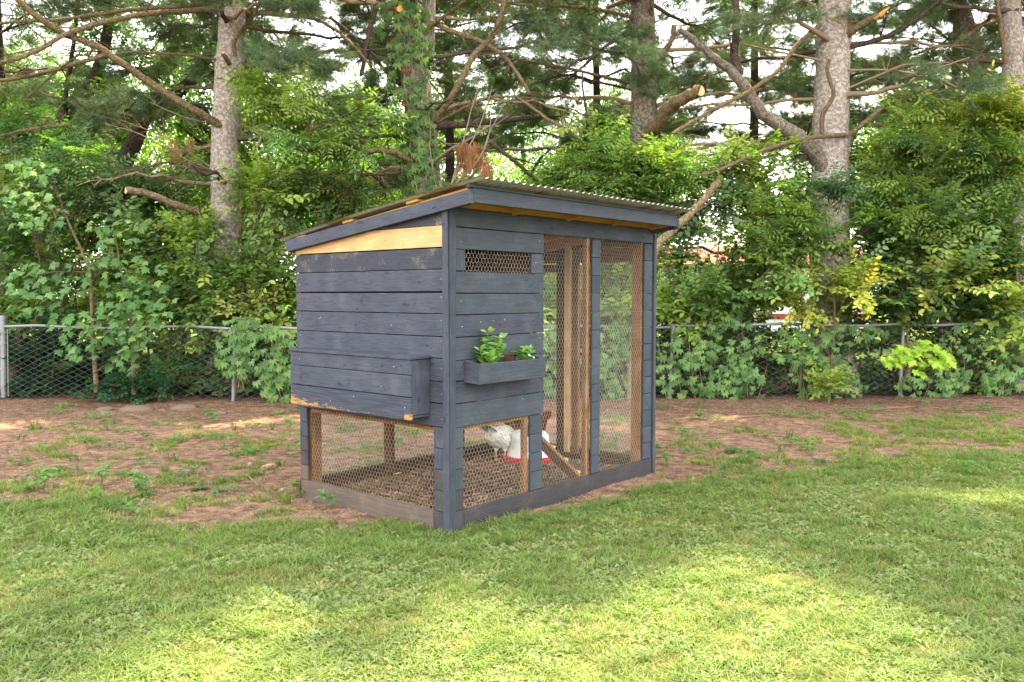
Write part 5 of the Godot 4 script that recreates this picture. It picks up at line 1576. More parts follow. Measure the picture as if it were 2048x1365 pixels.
	# roof: rafters, fascia, rake, sheets
	for u in [0.03, 0.63, 1.22, 1.81, 2.36]:
		m = MB.new()
		m.box(Vector3(u, roof_h(0.72) - 0.062, -0.72), Vector3(0.038, 0.088, 1.80), Basis(Vector3.RIGHT, -0.128), 0.003, Vector2(rng.randf(), rng.randf()))
		part("rafter", m.mesh(), M.amber_pine, coop)
	for v in [0.30, 0.95, 1.50]:
		m = MB.new()
		m.box(Vector3(1.17, roof_h(v) - 0.010, -v), Vector3(2.37, 0.018, 0.11), Basis(Vector3.RIGHT, -0.128), 0.002, Vector2(rng.randf(), rng.randf()))
		part("purlin", m.mesh(), M.amber_pine, coop)
	plank(Vector2(-0.006, 2.372), Vector2(2.046, 2.132), Vector2(-0.235, -0.200), "slate_boards", "fascia")
	plank(Vector2(-0.040, 2.37), Vector2(2.134, 2.150), Vector2(-0.232, -0.200), "slate_boards", "fascia_cap", coop, 0.0)
	m = MB.new()
	m.box(Vector3.ZERO, Vector3(0.038, 0.084, 1.885), Basis.IDENTITY, 0.003, Vector2(0.3, 0.7))
	var rake := part("rake_board", m.mesh(), M.dark_boards, coop)
	rake.position = Vector3(-0.026, 1.966, -0.70)
	rake.rotation.x = -0.1195
	m = MB.new()
	m.box(Vector3.ZERO, Vector3(2.38, 0.09, 0.035), Basis.IDENTITY, 0.003, Vector2(0.3, 0.2))
	var back := part("back_fascia", m.mesh(), M.raw_pine, coop)
	back.position = Vector3(1.18, 1.852, -1.64)
	m = MB.new()
	m.box(Vector3.ZERO, Vector3(0.03, 0.084, 1.885), Basis.IDENTITY, 0.003, Vector2(0.1, 0.4))
	var far := part("rake_board", m.mesh(), M.dark_boards, coop)
	far.position = Vector3(2.394, 1.962, -0.70)
	far.rotation.x = -0.1195
	for s in 4:
		var u0 := -0.055 + s * 0.63
		var u1: float = u0 + 0.665 if s < 3 else 2.47
		var sheet := MB.new()
		var nu := int((u1 - u0) / 0.0085)
		var lift := 0.0016 * (s % 2)
		var nv := 10
		var prev := []
		for j in nv + 1:
			var v := -0.345 + 2.065 * j / nv
			var line := []
			for i in nu + 1:
				var u := lerpf(u0, u1, float(i) / nu)
				var ang := u / 0.068 * TAU
				line.append([Vector3(u, roof_h(v) + 0.0075 * sin(ang) + 0.008 + lift, -v), Vector3(-0.0075 * cos(ang) * TAU / 0.068, 1, -0.136).normalized(), Vector2(u * 0.8, v * 0.5)])
			if j:
				for i in nu:
					var p: Array = [prev[i], prev[i + 1], line[i + 1], line[i]]
					sheet.tri_n(p[0][0], p[1][0], p[2][0], p[0][1], p[1][1], p[2][1], p[0][2], p[1][2], p[2][2])
					sheet.tri_n(p[0][0], p[2][0], p[3][0], p[0][1], p[2][1], p[3][1], p[0][2], p[2][2], p[3][2])
			prev = line
		part("roof_sheet", sheet.mesh(), M.zinc, coop)
	# wire
	var U := Vector3.RIGHT
	var V := Vector3(0, 0, -1)
	hex_wire(Vector3(0.021, 0.12, -0.10), V, 1.38, 0.56)
	hex_wire(Vector3(0.12, 0.12, -0.0205), U, 0.68, 0.55)
	hex_wire(Vector3(0.15, 1.64, -0.0205), U, 0.68, 0.15)
	hex_wire(Vector3(0.94, 0.12, -0.0205), U, 0.56, 1.81)
	hex_wire(Vector3(1.63, 0.12, -0.0205), U, 0.64, 1.81)
	hex_wire(Vector3(2.401, 0.12, -0.05), V, 0.70, 1.66)
	hex_wire(Vector3(2.401, 0.12, -0.98), V, 0.52, 1.60)
	hex_wire(Vector3(0.95, 0.12, -1.531), U, 1.45, 1.64)
	hex_wire(Vector3(0.03, 0.12, -1.531), U, 0.92, 0.54)
	# litter inside the run
	var heap := MB.new()
	var gridn := 26
	var grid := func(i: int, j: int) -> Vector3:
		var u := 0.036 + 2.26 * i / gridn
		var v := 0.036 + 1.39 * j / gridn
		return Vector3(u, 0.035 + 0.018 * fine.get_noise_2d(u * 3.0, v * 3.0), -v)
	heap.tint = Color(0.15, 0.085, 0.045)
	for i in gridn:
		for j in gridn:
			heap.tri_n(grid.call(i, j), grid.call(i + 1, j), grid.call(i + 1, j + 1), Vector3.UP, Vector3.UP, Vector3.UP, Vector2(i, j) * 0.08, Vector2(i + 1, j) * 0.08, Vector2(i + 1, j + 1) * 0.08)
			heap.tri_n(grid.call(i, j), grid.call(i + 1, j + 1), grid.call(i, j + 1), Vector3.UP, Vector3.UP, Vector3.UP, Vector2(i, j) * 0.08, Vector2(i + 1, j + 1) * 0.08, Vector2(i, j + 1) * 0.08)
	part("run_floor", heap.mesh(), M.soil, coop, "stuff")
	var chips := Many.new()
	for i in 9000:
		var u := rng.randf_range(0.04, 2.28)
		var v := rng.randf_range(0.04, 1.42)
		var y := 0.037 + 0.018 * fine.get_noise_2d(u * 3.0, v * 3.0)
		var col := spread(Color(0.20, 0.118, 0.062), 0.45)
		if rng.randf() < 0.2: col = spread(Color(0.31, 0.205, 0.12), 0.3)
		chips.put(Transform3D(Basis.from_euler(Vector3(rng.randf_range(-0.5, 0.5), rng.randf() * TAU, rng.randf_range(-0.5, 0.5))).scaled(Vector3.ONE * rng.randf_range(0.6, 1.3)), Vector3(u, y, -v)), col)
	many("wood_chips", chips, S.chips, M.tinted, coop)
	for q in [[0.30, 0.42], [0.42, 0.52], [0.75, 1.38]]:
		m = MB.new()
		m.leaf(Vector3.ZERO, Vector3(1, 0.1, 0.3).normalized(), Vector3.UP, 0.08, [0.04, 0.2, 0.24, 0.14, 0.0], -0.2)
		var fe := part("feather", m.mesh(), M.petal_white, self)
		fe.global_position = coop.global_transform * Vector3(q[0], 0.065, -q[1])
		tag(fe, "white feather lying on the run's litter, %s" % ["nearest the left rail", "second from the left rail", "beside the back stud"][[0.30, 0.42, 0.75].find(q[0])], "feather")
	build_planter()


func build_planter() -> void:
	rng.seed = 610
	var p := thing("planter_box", "dark wooden planter box fixed to the coop's front boards", "planter", CORNER, deg_to_rad(TURN))
	# tapered front, ends, floor
	var tilt := Basis(Vector3.RIGHT, 0.12)
	var m := MB.new()
	m.box(Vector3(0.475, 1.005, 0.128), Vector3(0.66, 0.132, 0.018), tilt, 0.003, Vector2(0.2, 0.6))
	part("front_board", m.mesh(), M.slate_boards, p)
	for u in [0.155, 0.795]:
		m = MB.new()
		m.prism([Vector2(0.002, 0.947), Vector2(0.113, 0.942), Vector2(0.126, 1.068), Vector2(0.002, 1.084)], Transform3D(Basis(Vector3(0, 0, 1), Vector3.UP, Vector3(-1, 0, 0)), Vector3(u - 0.009, 0, 0)), 0.018, Vector2(0.4, 0.3))
		part("end_board", m.mesh(), M.dark_boards, p)
	m = MB.new()
	m.box(Vector3(0.475, 0.953, 0.056), Vector3(0.618, 0.016, 0.104), Basis.IDENTITY, 0.002)
	part("floor_board", m.mesh(), M.old_pine, p)
	m = MB.new()
	for i in 16:
		for j in 4:
			var g := func(a: int, b: int) -> Vector3:
				return Vector3(0.168 + 0.615 * a / 16.0, 1.045 + 0.008 * fine.get_noise_2d(a * 0.9, b * 1.7), 0.004 + 0.112 * b / 4.0)
			m.tri(g.call(i, j), g.call(i + 1, j), g.call(i + 1, j + 1))
			m.tri(g.call(i, j), g.call(i + 1, j + 1), g.call(i, j + 1))
	part("potting_soil", m.mesh(), M.potting_soil, p, "stuff")
	var base := coop.global_transform
	var leaf_mesh := MB.new()
	leaf_mesh.leaf(Vector3.ZERO, Vector3(0, 0, 1), Vector3.UP, 0.058, [0.04, 0.14, 0.20, 0.16, 0.0], 0.3, 0.2)
	var lm := leaf_mesh.mesh()
	var flower := MB.new()
	for j in 5:
		var a := TAU * j / 5
		flower.leaf(Vector3.ZERO, Vector3(cos(a), 0.15, sin(a)).normalized(), Vector3.UP, 0.013, [0.1, 0.32, 0.3, 0.0], 0.1)
	var fm := flower.mesh()
	for plant in [[0.31, "tall bright green flowering plant with a red bud in the planter", [[0.0, 0.21, 0.0, 0.0], [0.085, 0.17, 0.02, 0.25], [-0.075, 0.10, 0.0, -0.25], [0.11, 0.10, 0.03, 0.3], [0.05, 0.13, 0.04, 0.1], [-0.03, 0.07, 0.05, -0.2]]], [0.665, "low green plant with white flowers at the planter's right end", [[-0.03, 0.07, 0.0, -0.2], [0.05, 0.085, 0.01, 0.5], [0.0, 0.06, 0.04, 0.0]]]]:
		var t := thing("flowering_plant", plant[1], "plant", base * Vector3(plant[0], 1.045, 0.055), deg_to_rad(TURN))
		for st in plant[2]:
			var top := Vector3(st[0], st[1], st[2])
			m = MB.new()
			m.tube([Vector3(st[0] * 0.3, 0, st[2] * 0.3), Vector3(st[0] * 0.7, st[1] * 0.5, st[2] * 0.7), top], [0.004, 0.0032, 0.002], 5, 1, 0, null, false)
			part("stem", m.mesh(), M.flower_leaf, t)
			var pairs := int(st[1] / 0.017) + 3
			for k in pairs:
				var f := float(k + 1) / pairs
				for j in 2 if k < pairs - 1 else 5:
					var a := k * 1.4 + j * PI if k < pairs - 1 else j * TAU / 5
					var d := Vector3(cos(a), rng.randf_range(0.1, 0.9) if k < pairs - 1 else rng.randf_range(0.3, 1.2), sin(a)).normalized()
					var o := part("leaf", lm, M.flower_leaf if rng.randf() < 0.6 else M.flower_leaf_pale, t)
					o.transform = Transform3D(Basis.looking_at(-d, Vector3(rng.randf_range(-0.6, 0.6), 1, rng.randf_range(0.2, 1.3))).scaled(Vector3.ONE * rng.randf_range(0.75, 1.2)), Vector3(st[0] * 0.3, 0, st[2] * 0.3).lerp(top, f))
		var blooms := [[0.0, 0.225, 0.01, "petal_red"], [0.09, 0.185, 0.035, "petal_white"]] if plant[0] < 0.5 else [[0.055, 0.10, 0.02, "petal_white"], [-0.01, 0.05, 0.06, "petal_white"], [0.07, 0.03, 0.03, "petal_white"]]
		for bl in blooms:
			var o := part("flower", fm, M[bl[3]], t)
			o.position = Vector3(bl[0], bl[1], bl[2])
			o.rotation.x = 0.7
	var s := thing("sedum_plant", "small reddish brown withered plant in the middle of the planter", "plant", base * Vector3(0.51, 1.045, 0.055), deg_to_rad(TURN))
	m = MB.new()
	for i in 90:
		var d := Vector3(rng.randf_range(-1, 1), rng.randf_range(0.3, 1.4), rng.randf_range(-0.6, 0.6)).normalized() * rng.randf_range(0.03, 0.085)
		m.wire(Vector3(d.x * 0.4, 0, d.z * 0.4), d, 0.0008)
		m.leaf(d, Vector3(rng.randf_range(-1, 1), rng.randf_range(0, 1), rng.randf_range(-1, 1)).normalized(), Vector3.UP, 0.012, [0.1, 0.35, 0.0], 0.1)
	part("foliage", m.mesh(), M.sedum, s, "stuff")


# ---------------------------------------------------------------- hens and waterer
# a smooth body from tapered capsules, meshed as surface nets
func body(bones: Array, cell: float, blend: float) -> ArrayMesh:
	var lo := Vector3.ONE * 1e9
	var hi := -lo
	for q in bones:
		for e in [[q[0], q[2]], [q[1], q[3]]]:
			lo = lo.min(e[0] - Vector3.ONE * (e[1] + cell * 2)); hi = hi.max(e[0] + Vector3.ONE * (e[1] + cell * 2))
	var n := Vector3i(((hi - lo) / cell).ceil()) + Vector3i.ONE
	var field := func(p: Vector3) -> float:
		var d := 1e9
		for q in bones:
			var ab: Vector3 = q[1] - q[0]
			var t := clampf((p - q[0]).dot(ab) / maxf(ab.length_squared(), 1e-9), 0, 1)
			var e: float = p.distance_to(q[0] + ab * t) - lerpf(q[2], q[3], t)
			var h := clampf(0.5 + 0.5 * (d - e) / blend, 0, 1)
			d = lerpf(d, e, h) - blend * h * (1 - h)
		return d
	var val := PackedFloat32Array()
	val.resize(n.x * n.y * n.z)
	for z in n.z:
		for y in n.y:
			for x in n.x:
				val[x + n.x * (y + n.y * z)] = field.call(lo + Vector3(x, y, z) * cell)
	var cellv := {}
	var pts := PackedVector3Array()
	var corner := [Vector3i(0, 0, 0), Vector3i(1, 0, 0), Vector3i(0, 1, 0), Vector3i(1, 1, 0), Vector3i(0, 0, 1), Vector3i(1, 0, 1), Vector3i(0, 1, 1), Vector3i(1, 1, 1)]
	for z in n.z - 1:
		for y in n.y - 1:
			for x in n.x - 1:
				var sum := Vector3.ZERO
				var hits := 0
				for a in 8:
					for b in [1, 2, 4]:
						if a & b: continue
						var p: Vector3i = corner[a] + Vector3i(x, y, z)
						var q: Vector3i = corner[a | b] + Vector3i(x, y, z)
						var va := val[p.x + n.x * (p.y + n.y * p.z)]
						var vb := val[q.x + n.x * (q.y + n.y * q.z)]
						if (va < 0) != (vb < 0):
							sum += Vector3(p).lerp(Vector3(q), va / (va - vb))
							hits += 1
				if hits:
					cellv[x + n.x * (y + n.y * z)] = pts.size()
					pts.append(lo + sum / hits * cell)
	var m := MB.new()
	var grad := func(p: Vector3) -> Vector3:
		var e := cell * 0.5
		return Vector3(field.call(p + Vector3(e, 0, 0)) - field.call(p - Vector3(e, 0, 0)), field.call(p + Vector3(0, e, 0)) - field.call(p - Vector3(0, e, 0)), field.call(p + Vector3(0, 0, e)) - field.call(p - Vector3(0, 0, e))).normalized()
	var nor := []
	for p in pts: nor.append(grad.call(p))
	var stride := [1, n.x, n.x * n.y]
	for z in range(1, n.z - 1):
		for y in range(1, n.y - 1):
			for x in range(1, n.x - 1):
				var k := x + n.x * (y + n.y * z)
				for axis in 3:
					if (val[k] < 0) == (val[k + stride[axis]] < 0): continue
					var s1: int = stride[(axis + 1) % 3]
					var s2: int = stride[(axis + 2) % 3]
					var q := [k, k - s1, k - s1 - s2, k - s2]
					if not q.all(func(e): return cellv.has(e)): continue
					var i: Array = q.map(func(e): return cellv[e])
					m.tri_n(pts[i[0]], pts[i[1]], pts[i[2]], nor[i[0]], nor[i[1]], nor[i[2]])
					m.tri_n(pts[i[0]], pts[i[2]], pts[i[3]], nor[i[0]], nor[i[2]], nor[i[3]])
	return m.mesh()

func hen(label: String, place: Vector3, turn: float, pecking: bool, feathers: Color, tail: Color) -> void:
	var h := thing("hen", label, "hen", place, turn)
	plain("plumage" + label, feathers, 0.95)
	plain("tail" + label, tail, 0.95)
	if not M.has("comb"):
		plain("comb", lin(0.45, 0.03, 0.025), 0.6)
		plain("beak", lin(0.42, 0.27, 0.08), 0.6)
		plain("eye", lin(0.01, 0.01, 0.01), 0.2)
	var head := Vector3(0.20, 0.36, 0) if not pecking else Vector3(0.26, 0.13, 0)
	var neck := Vector3(0.13, 0.25, 0) if not pecking else Vector3(0.16, 0.20, 0)
	var bones := [[Vector3(-0.07, 0.21, 0), Vector3(0.07, 0.20, 0), 0.085, 0.095], [Vector3(0.07, 0.20, 0), neck, 0.09, 0.055], [neck, head, 0.05, 0.024], [head, head + (Vector3(0.02, 0.005, 0) if not pecking else Vector3(0.015, -0.015, 0)), 0.026, 0.022], [Vector3(-0.08, 0.23, 0), Vector3(-0.17, 0.30, 0), 0.07, 0.025], [Vector3(-0.02, 0.2, 0.05), Vector3(-0.11, 0.22, 0.06), 0.05, 0.03], [Vector3(-0.02, 0.2, -0.05), Vector3(-0.11, 0.22, -0.06), 0.05, 0.03], [Vector3(0, 0.15, 0.045), Vector3(0, 0.10, 0.045), 0.045, 0.022], [Vector3(0, 0.15, -0.045), Vector3(0, 0.10, -0.045), 0.045, 0.022]]
	var shell := body(bones, 0.012, 0.03)
	part("body", shell, M["plumage" + label], h)
	# small overlapping feathers, laid towards the tail
	var cover := MB.new()
	var arr := shell.surface_get_arrays(0)
	var vs: PackedVector3Array = arr[Mesh.ARRAY_VERTEX]
	var ns: PackedVector3Array = arr[Mesh.ARRAY_NORMAL]
	for i in range(0, vs.size(), 9):
		if vs[i].y < 0.12: continue
		cover.tint = Color.WHITE * rng.randf_range(0.6, 1.35)
		var back := (Vector3(-1, -0.15, 0) - ns[i] * Vector3(-1, -0.15, 0).dot(ns[i])).normalized()
		if back.length() < 0.5: continue
		cover.leaf(vs[i] + ns[i] * 0.001, (back + ns[i] * 0.16).normalized(), ns[i], 0.032 if vs[i].x < 0.1 else 0.02, [0.1, 0.28, 0.3, 0.18, 0.0], 0.25)
	part("feathers", cover.mesh(), M["plumage" + label], h, "stuff")
	for i in 7:
		var m := MB.new()
		var s := (i - 3) / 3.0
		m.leaf(Vector3(-0.14, 0.27, s * 0.02), Vector3(-0.75, 0.75 - absf(s) * 0.25, s * 0.35).normalized(), Vector3(s, 0.6, 0.3).normalized(), 0.15, [0.08, 0.16, 0.18, 0.12, 0.0], 0.15)
		part("tail_feather", m.mesh(), M["tail" + label], h)
	var dir := Vector3(1, -0.1, 0) if not pecking else Vector3(0.75, -0.65, 0)
	dir = dir.normalized()
	var up := Vector3(-dir.y, dir.x, 0)
	var m := MB.new()
	m.tube([head + dir * 0.03, head + dir * 0.045 - up * 0.002, head + dir * 0.058 - up * 0.006], [0.009, 0.006, 0.001], 8)
	part("beak", m.mesh(), M.beak, h)
	m = MB.new()
	var crest := PackedVector2Array([Vector2(-0.03, 0.012), Vector2(-0.034, 0.034), Vector2(-0.022, 0.026), Vector2(-0.014, 0.05), Vector2(-0.004, 0.032), Vector2(0.006, 0.05), Vector2(0.014, 0.03), Vector2(0.024, 0.036), Vector2(0.03, 0.012)])
	m.prism(crest, Transform3D(Basis(dir, up, dir.cross(up)), head + dir.cross(up) * 0.004), 0.008)
	part("comb", m.mesh(), M.comb, h)
	for s in [-1.0, 1.0]:
		m = MB.new()
		m.lathe([Vector2(0.001, -0.03), Vector2(0.008, -0.022), Vector2(0.007, -0.008), Vector2(0.002, 0.0)], Transform3D(Basis.IDENTITY, head + dir * 0.026 - up * 0.012 + Vector3(0, 0, s * 0.010)), 8)
		part("wattle", m.mesh(), M.comb, h)
		m = MB.new()
		m.lathe([Vector2(0.0005, -0.004), Vector2(0.004, 0.0), Vector2(0.0005, 0.004)], Transform3D(Basis.IDENTITY, head + dir * 0.012 + up * 0.004 + Vector3(0, 0, s * 0.0235)), 8)
		part("eye", m.mesh(), M.eye, h)
		m = MB.new()
		m.tube([Vector3(0, 0.10, s * 0.045), Vector3(-0.008, 0.05, s * 0.045), Vector3(0, 0.012, s * 0.045)], [0.010, 0.007, 0.008], 8)
		for a in [-0.6, 0.0, 0.6, PI]:
			m.tube([Vector3(0, 0.010, s * 0.045), Vector3(cos(a) * 0.045 * (0.5 if a == PI else 1.0), 0.004, s * 0.045 + sin(a) * 0.045)], [0.006, 0.003], 6)
		part("leg", m.mesh(), M.beak, h)

func build_birds() -> void:
	var c := coop.global_transform
	var turn := deg_to_rad(TURN)
	hen("white hen seen from behind, pecking at the waterer's left side", c * Vector3(1.80, 0.05, -1.16), deg_to_rad(62), true, lin(0.62, 0.59, 0.52), lin(0.30, 0.29, 0.28))
	hen("russet brown hen with a red comb standing beside the waterer", c * Vector3(2.19, 0.05, -1.21), deg_to_rad(0), false, lin(0.17, 0.045, 0.018), lin(0.05, 0.02, 0.012))
	var w := thing("poultry_waterer", "white poultry waterer on a red base behind the ramp", "waterer", c * Vector3(1.99, 0.045, -1.00), turn)
	var m := MB.new()
	m.lathe([Vector2(0.001, 0.0), Vector2(0.215, 0.0), Vector2(0.235, 0.05), Vector2(0.228, 0.055), Vector2(0.205, 0.02), Vector2(0.12, 0.018)], Transform3D.IDENTITY, 32)
	part("base", m.mesh(), M.red_plastic, w)
	m = MB.new()
	m.lathe([Vector2(0.185, 0.019), Vector2(0.19, 0.05), Vector2(0.178, 0.215), Vector2(0.15, 0.25), Vector2(0.06, 0.275), Vector2(0.04, 0.29), Vector2(0.001, 0.292)], Transform3D.IDENTITY, 32)
	part("jug", m.mesh(), M.white_plastic, w)
	m = MB.new()
	m.tube(smooth([Vector3(-0.05, 0.275, 0), Vector3(-0.04, 0.32, 0), Vector3(0.04, 0.32, 0), Vector3(0.05, 0.275, 0)], 4), taper(13, 0.006, 0.006), 6)
	part("handle", m.mesh(), M.red_plastic, w)


# ---------------------------------------------------------------- lawn
func coop_uv(x: float, z: float) -> Vector2:
	var q := Vector3(x, 0, z) - CORNER
	var a := deg_to_rad(TURN)
	return Vector2(q.dot(Vector3(cos(a), 0, -sin(a))), -q.dot(Vector3(sin(a), 0, cos(a))))

func build_lawn() -> void:
	rng.seed = 700
	var tufts := [Many.new(), Many.new(), Many.new(), Many.new()]
	var tall := [Many.new(), Many.new(), Many.new()]
	var clover := [Many.new(), Many.new()]
	var tries := 215000
	for i in tries:
		# more of them near the eye
		var f := rng.randf()
		var z := -lerpf(2.55, 10.6, pow(f, 1.5))
		var x := rng.randf_range(-1, 1) * (0.64 * -z + 0.5)
		var lf := lawn_depth(x, z)
		var n := soft.get_noise_2d(x * 2.0 + 40, z * 2.0)
		var n2 := soft.get_noise_2d(x * 3.1 - 20, z * 3.1 + 70)
		var keep := smoothstep(-0.35, 0.30, lf + 0.55 * n + 0.25 * n2)
		# scattered grass beyond the lawn's edge, thicker to the right
		var right := smoothstep(2.7, 5.0, x)
		var bias := -0.06 + 0.40 * right - 0.5 * smoothstep(-9.3, -10.8, z) - 0.25 * smoothstep(-8.2, -9.6, z) * (1.0 - right)
		bias += 0.22 * smoothstep(-0.9, -2.2, x) * smoothstep(1.9, 0.2, -lf)
		var out := smoothstep(0.02, 0.34, n2 * 1.1 + 0.35 * n + bias) * (0.5 + 0.35 * right)
		keep = maxf(keep, out)
		if rng.randf() > keep: continue
		var uv := coop_uv(x, z)
		if uv.x > -0.03 and uv.x < 2.47 and uv.y > -0.03 and uv.y < 1.62: continue
		var close := smoothstep(0.45, 0.0, absf(uv.y + 0.12) if uv.x > -0.4 and uv.x < 2.3 else 9.0) + smoothstep(0.5, 0.0, absf(uv.x + 0.15)) * (1.0 if uv.y > -0.3 and uv.y < 0.7 else 0.0)
		var y := relief(x, z)
		var t1 := soft.get_noise_2d(x * 1.4 + 11, z * 1.4 + 3)
		var t2 := fine.get_noise_2d(x * 1.3, z * 1.3)
		var col := Color(0.222, 0.242, 0.086).lerp(Color(0.35, 0.33, 0.112), clampf(0.5 + t1, 0, 1))
		col = col.lerp(Color(0.42, 0.335, 0.15), clampf(t2 * 1.5 - 0.15, 0, 0.65))
		if rng.randf() < 0.12: col = Color(0.52, 0.42, 0.23)
		var edge := smoothstep(0.9, 0.2, lf) * smoothstep(-0.3, 0.1, lf)
		var turn := Basis(Vector3.UP, rng.randf() * TAU)
		var lush := fine.get_noise_2d(x * 0.6 + 33, z * 0.6)
		if uv.y < 0.0 and uv.y > -0.22 and uv.x > -0.25 and uv.x < 2.4 and rng.randf() < 0.45: continue
		if rng.randf() < 0.10 + 0.36 * clampf(close, 0, 1) + 0.16 * edge + (0.2 if lush > 0.3 else 0.0):
			tall[rng.randi() % 3].put(Transform3D(turn.scaled(Vector3.ONE * rng.randf_range(0.5, 1.0) * (0.75 if close < 0.6 else 0.62)), Vector3(x, y, z)), spread(Color(0.185, 0.245, 0.07), 0.25))
		elif fine.get_noise_2d(x * 0.8 - 50, z * 0.8) > -0.1 and rng.randf() < 0.4 and lf > 0.2:
			clover[rng.randi() % 2].put(Transform3D(turn.scaled(Vector3.ONE * rng.randf_range(0.7, 1.25)), Vector3(x, y, z)), spread(Color(0.25, 0.28, 0.12), 0.2))
		else:
			tufts[rng.randi() % 4].put(Transform3D(turn.scaled(Vector3.ONE * rng.randf_range(0.7, 1.3) * (1.0 if lf > 0 else 0.85)), Vector3(x, y, z)), spread(col, 0.22))
	for set_ in [["lawn_grass", tufts, "tuft", "short mown lawn grass over the foreground", "grass"], ["tall_grass", tall, "tall_tuft", "longer grass blades along the coop's foot and lawn edge", "grass"], ["clover", clover, "clover", "clover leaves mixed in the lawn", "clover"]]:
		for k in set_[1].size():
			var o := many(set_[0], set_[1][k], S["%s_%d" % [set_[2], k]], M.grass_blade, self)
			if o: tag(o, set_[3], set_[4], set_[3])
	# pine needles and scraps on the bare soil
	var litter := Many.new()
	for i in 42000:
		var z := -rng.randf_range(5.0, 12.4)
		var x := rng.randf_range(-1, 1) * (0.64 * -z + 0.5)
		if lawn_depth(x, z) > 0.1: continue
		var uv := coop_uv(x, z)
		if uv.x > -0.02 and uv.x < 2.45 and uv.y > -0.02 and uv.y < 1.6: continue
		if z > -9.5 and rng.randf() < 0.5: continue
		litter.put(Transform3D(Basis(Vector3.UP, rng.randf() * TAU).scaled(Vector3.ONE * rng.randf_range(0.7, 1.4)), Vector3(x, relief(x, z) + 0.001, z)), spread(Color(0.36, 0.22, 0.14), 0.4))
	tag(many("pine_litter", litter, S.litter, M.tinted, self), "brown pine needles strewn over the bare soil", "pine needles")
	var chips := Many.new()
	for i in 14000:
		var z := -rng.randf_range(4.9, 12.2)
		var x := rng.randf_range(-1, 1) * (0.64 * -z + 0.5)
		if lawn_depth(x, z) > 0.05: continue
		var uv := coop_uv(x, z)
		if uv.x > -0.02 and uv.x < 2.45 and uv.y > -0.02 and uv.y < 1.6: continue
		chips.put(Transform3D(Basis(Vector3.UP, rng.randf() * TAU).scaled(Vector3.ONE * rng.randf_range(0.25, 0.95)), Vector3(x, relief(x, z), z)), spread(Color(0.36, 0.22, 0.15), 0.28))
	tag(many("soil_crumbs", chips, S.chips, M.tinted, self), "crumbs of earth and bark on the bare soil", "crumbs")


# ---------------------------------------------------------------- weeds, stones, sticks
# the easiest thing to find close to a spot, and on which side of it the spot lies
func nearest(x: float, y: float) -> String:
	var marks := [["the long pine cone", 535, 940], ["the flat pale stone", 440, 828], ["the broad brown stone", 275, 822], ["the rounded brown stone", 368, 818], ["the left terminal post", 8, 795], ["the left maple's foot", 192, 790], ["the thin maple's foot", 268, 800], ["the middle fence post", 445, 808], ["the coop's back left corner", 600, 985], ["the coop's left rail", 740, 1030], ["the coop's right corner", 1306, 942], ["the fence post right of the coop", 1340, 795], ["the stout pine's foot", 1665, 800], ["the right fence post", 1797, 790], ["the lime maple", 1835, 790], ["the long pale stick", 1785, 818], ["the brown stick at the lawn's edge", 1567, 943], ["the pale stick", 1497, 836], ["the bent stick", 277, 838], ["the thin grey stick", 295, 878], ["the thin brown stick", 380, 902], ["the run's back rail", 800, 860], ["the run's end wall", 1200, 850], ["the soil's pink stone", 162, 852], ["the stick by the straw coloured weeds", 1612, 818], ["the stubby pine cone", 500, 934], ["the left sapling's stone", 210, 820], ["the short stick at far left", 100, 898], ["the left edge stick", 38, 902]]
	var best := 1e9
	var out := ""
	for m in marks:
		var d := Vector2(x - m[1], (y - m[2]) * 2.5)
		if d.length() < best:
			best = d.length()
			out = ("in front of " if d.y > absf(d.x) else ("behind " if -d.y > absf(d.x) else ("left of " if d.x < 0 else "right of "))) + m[0]
	return out

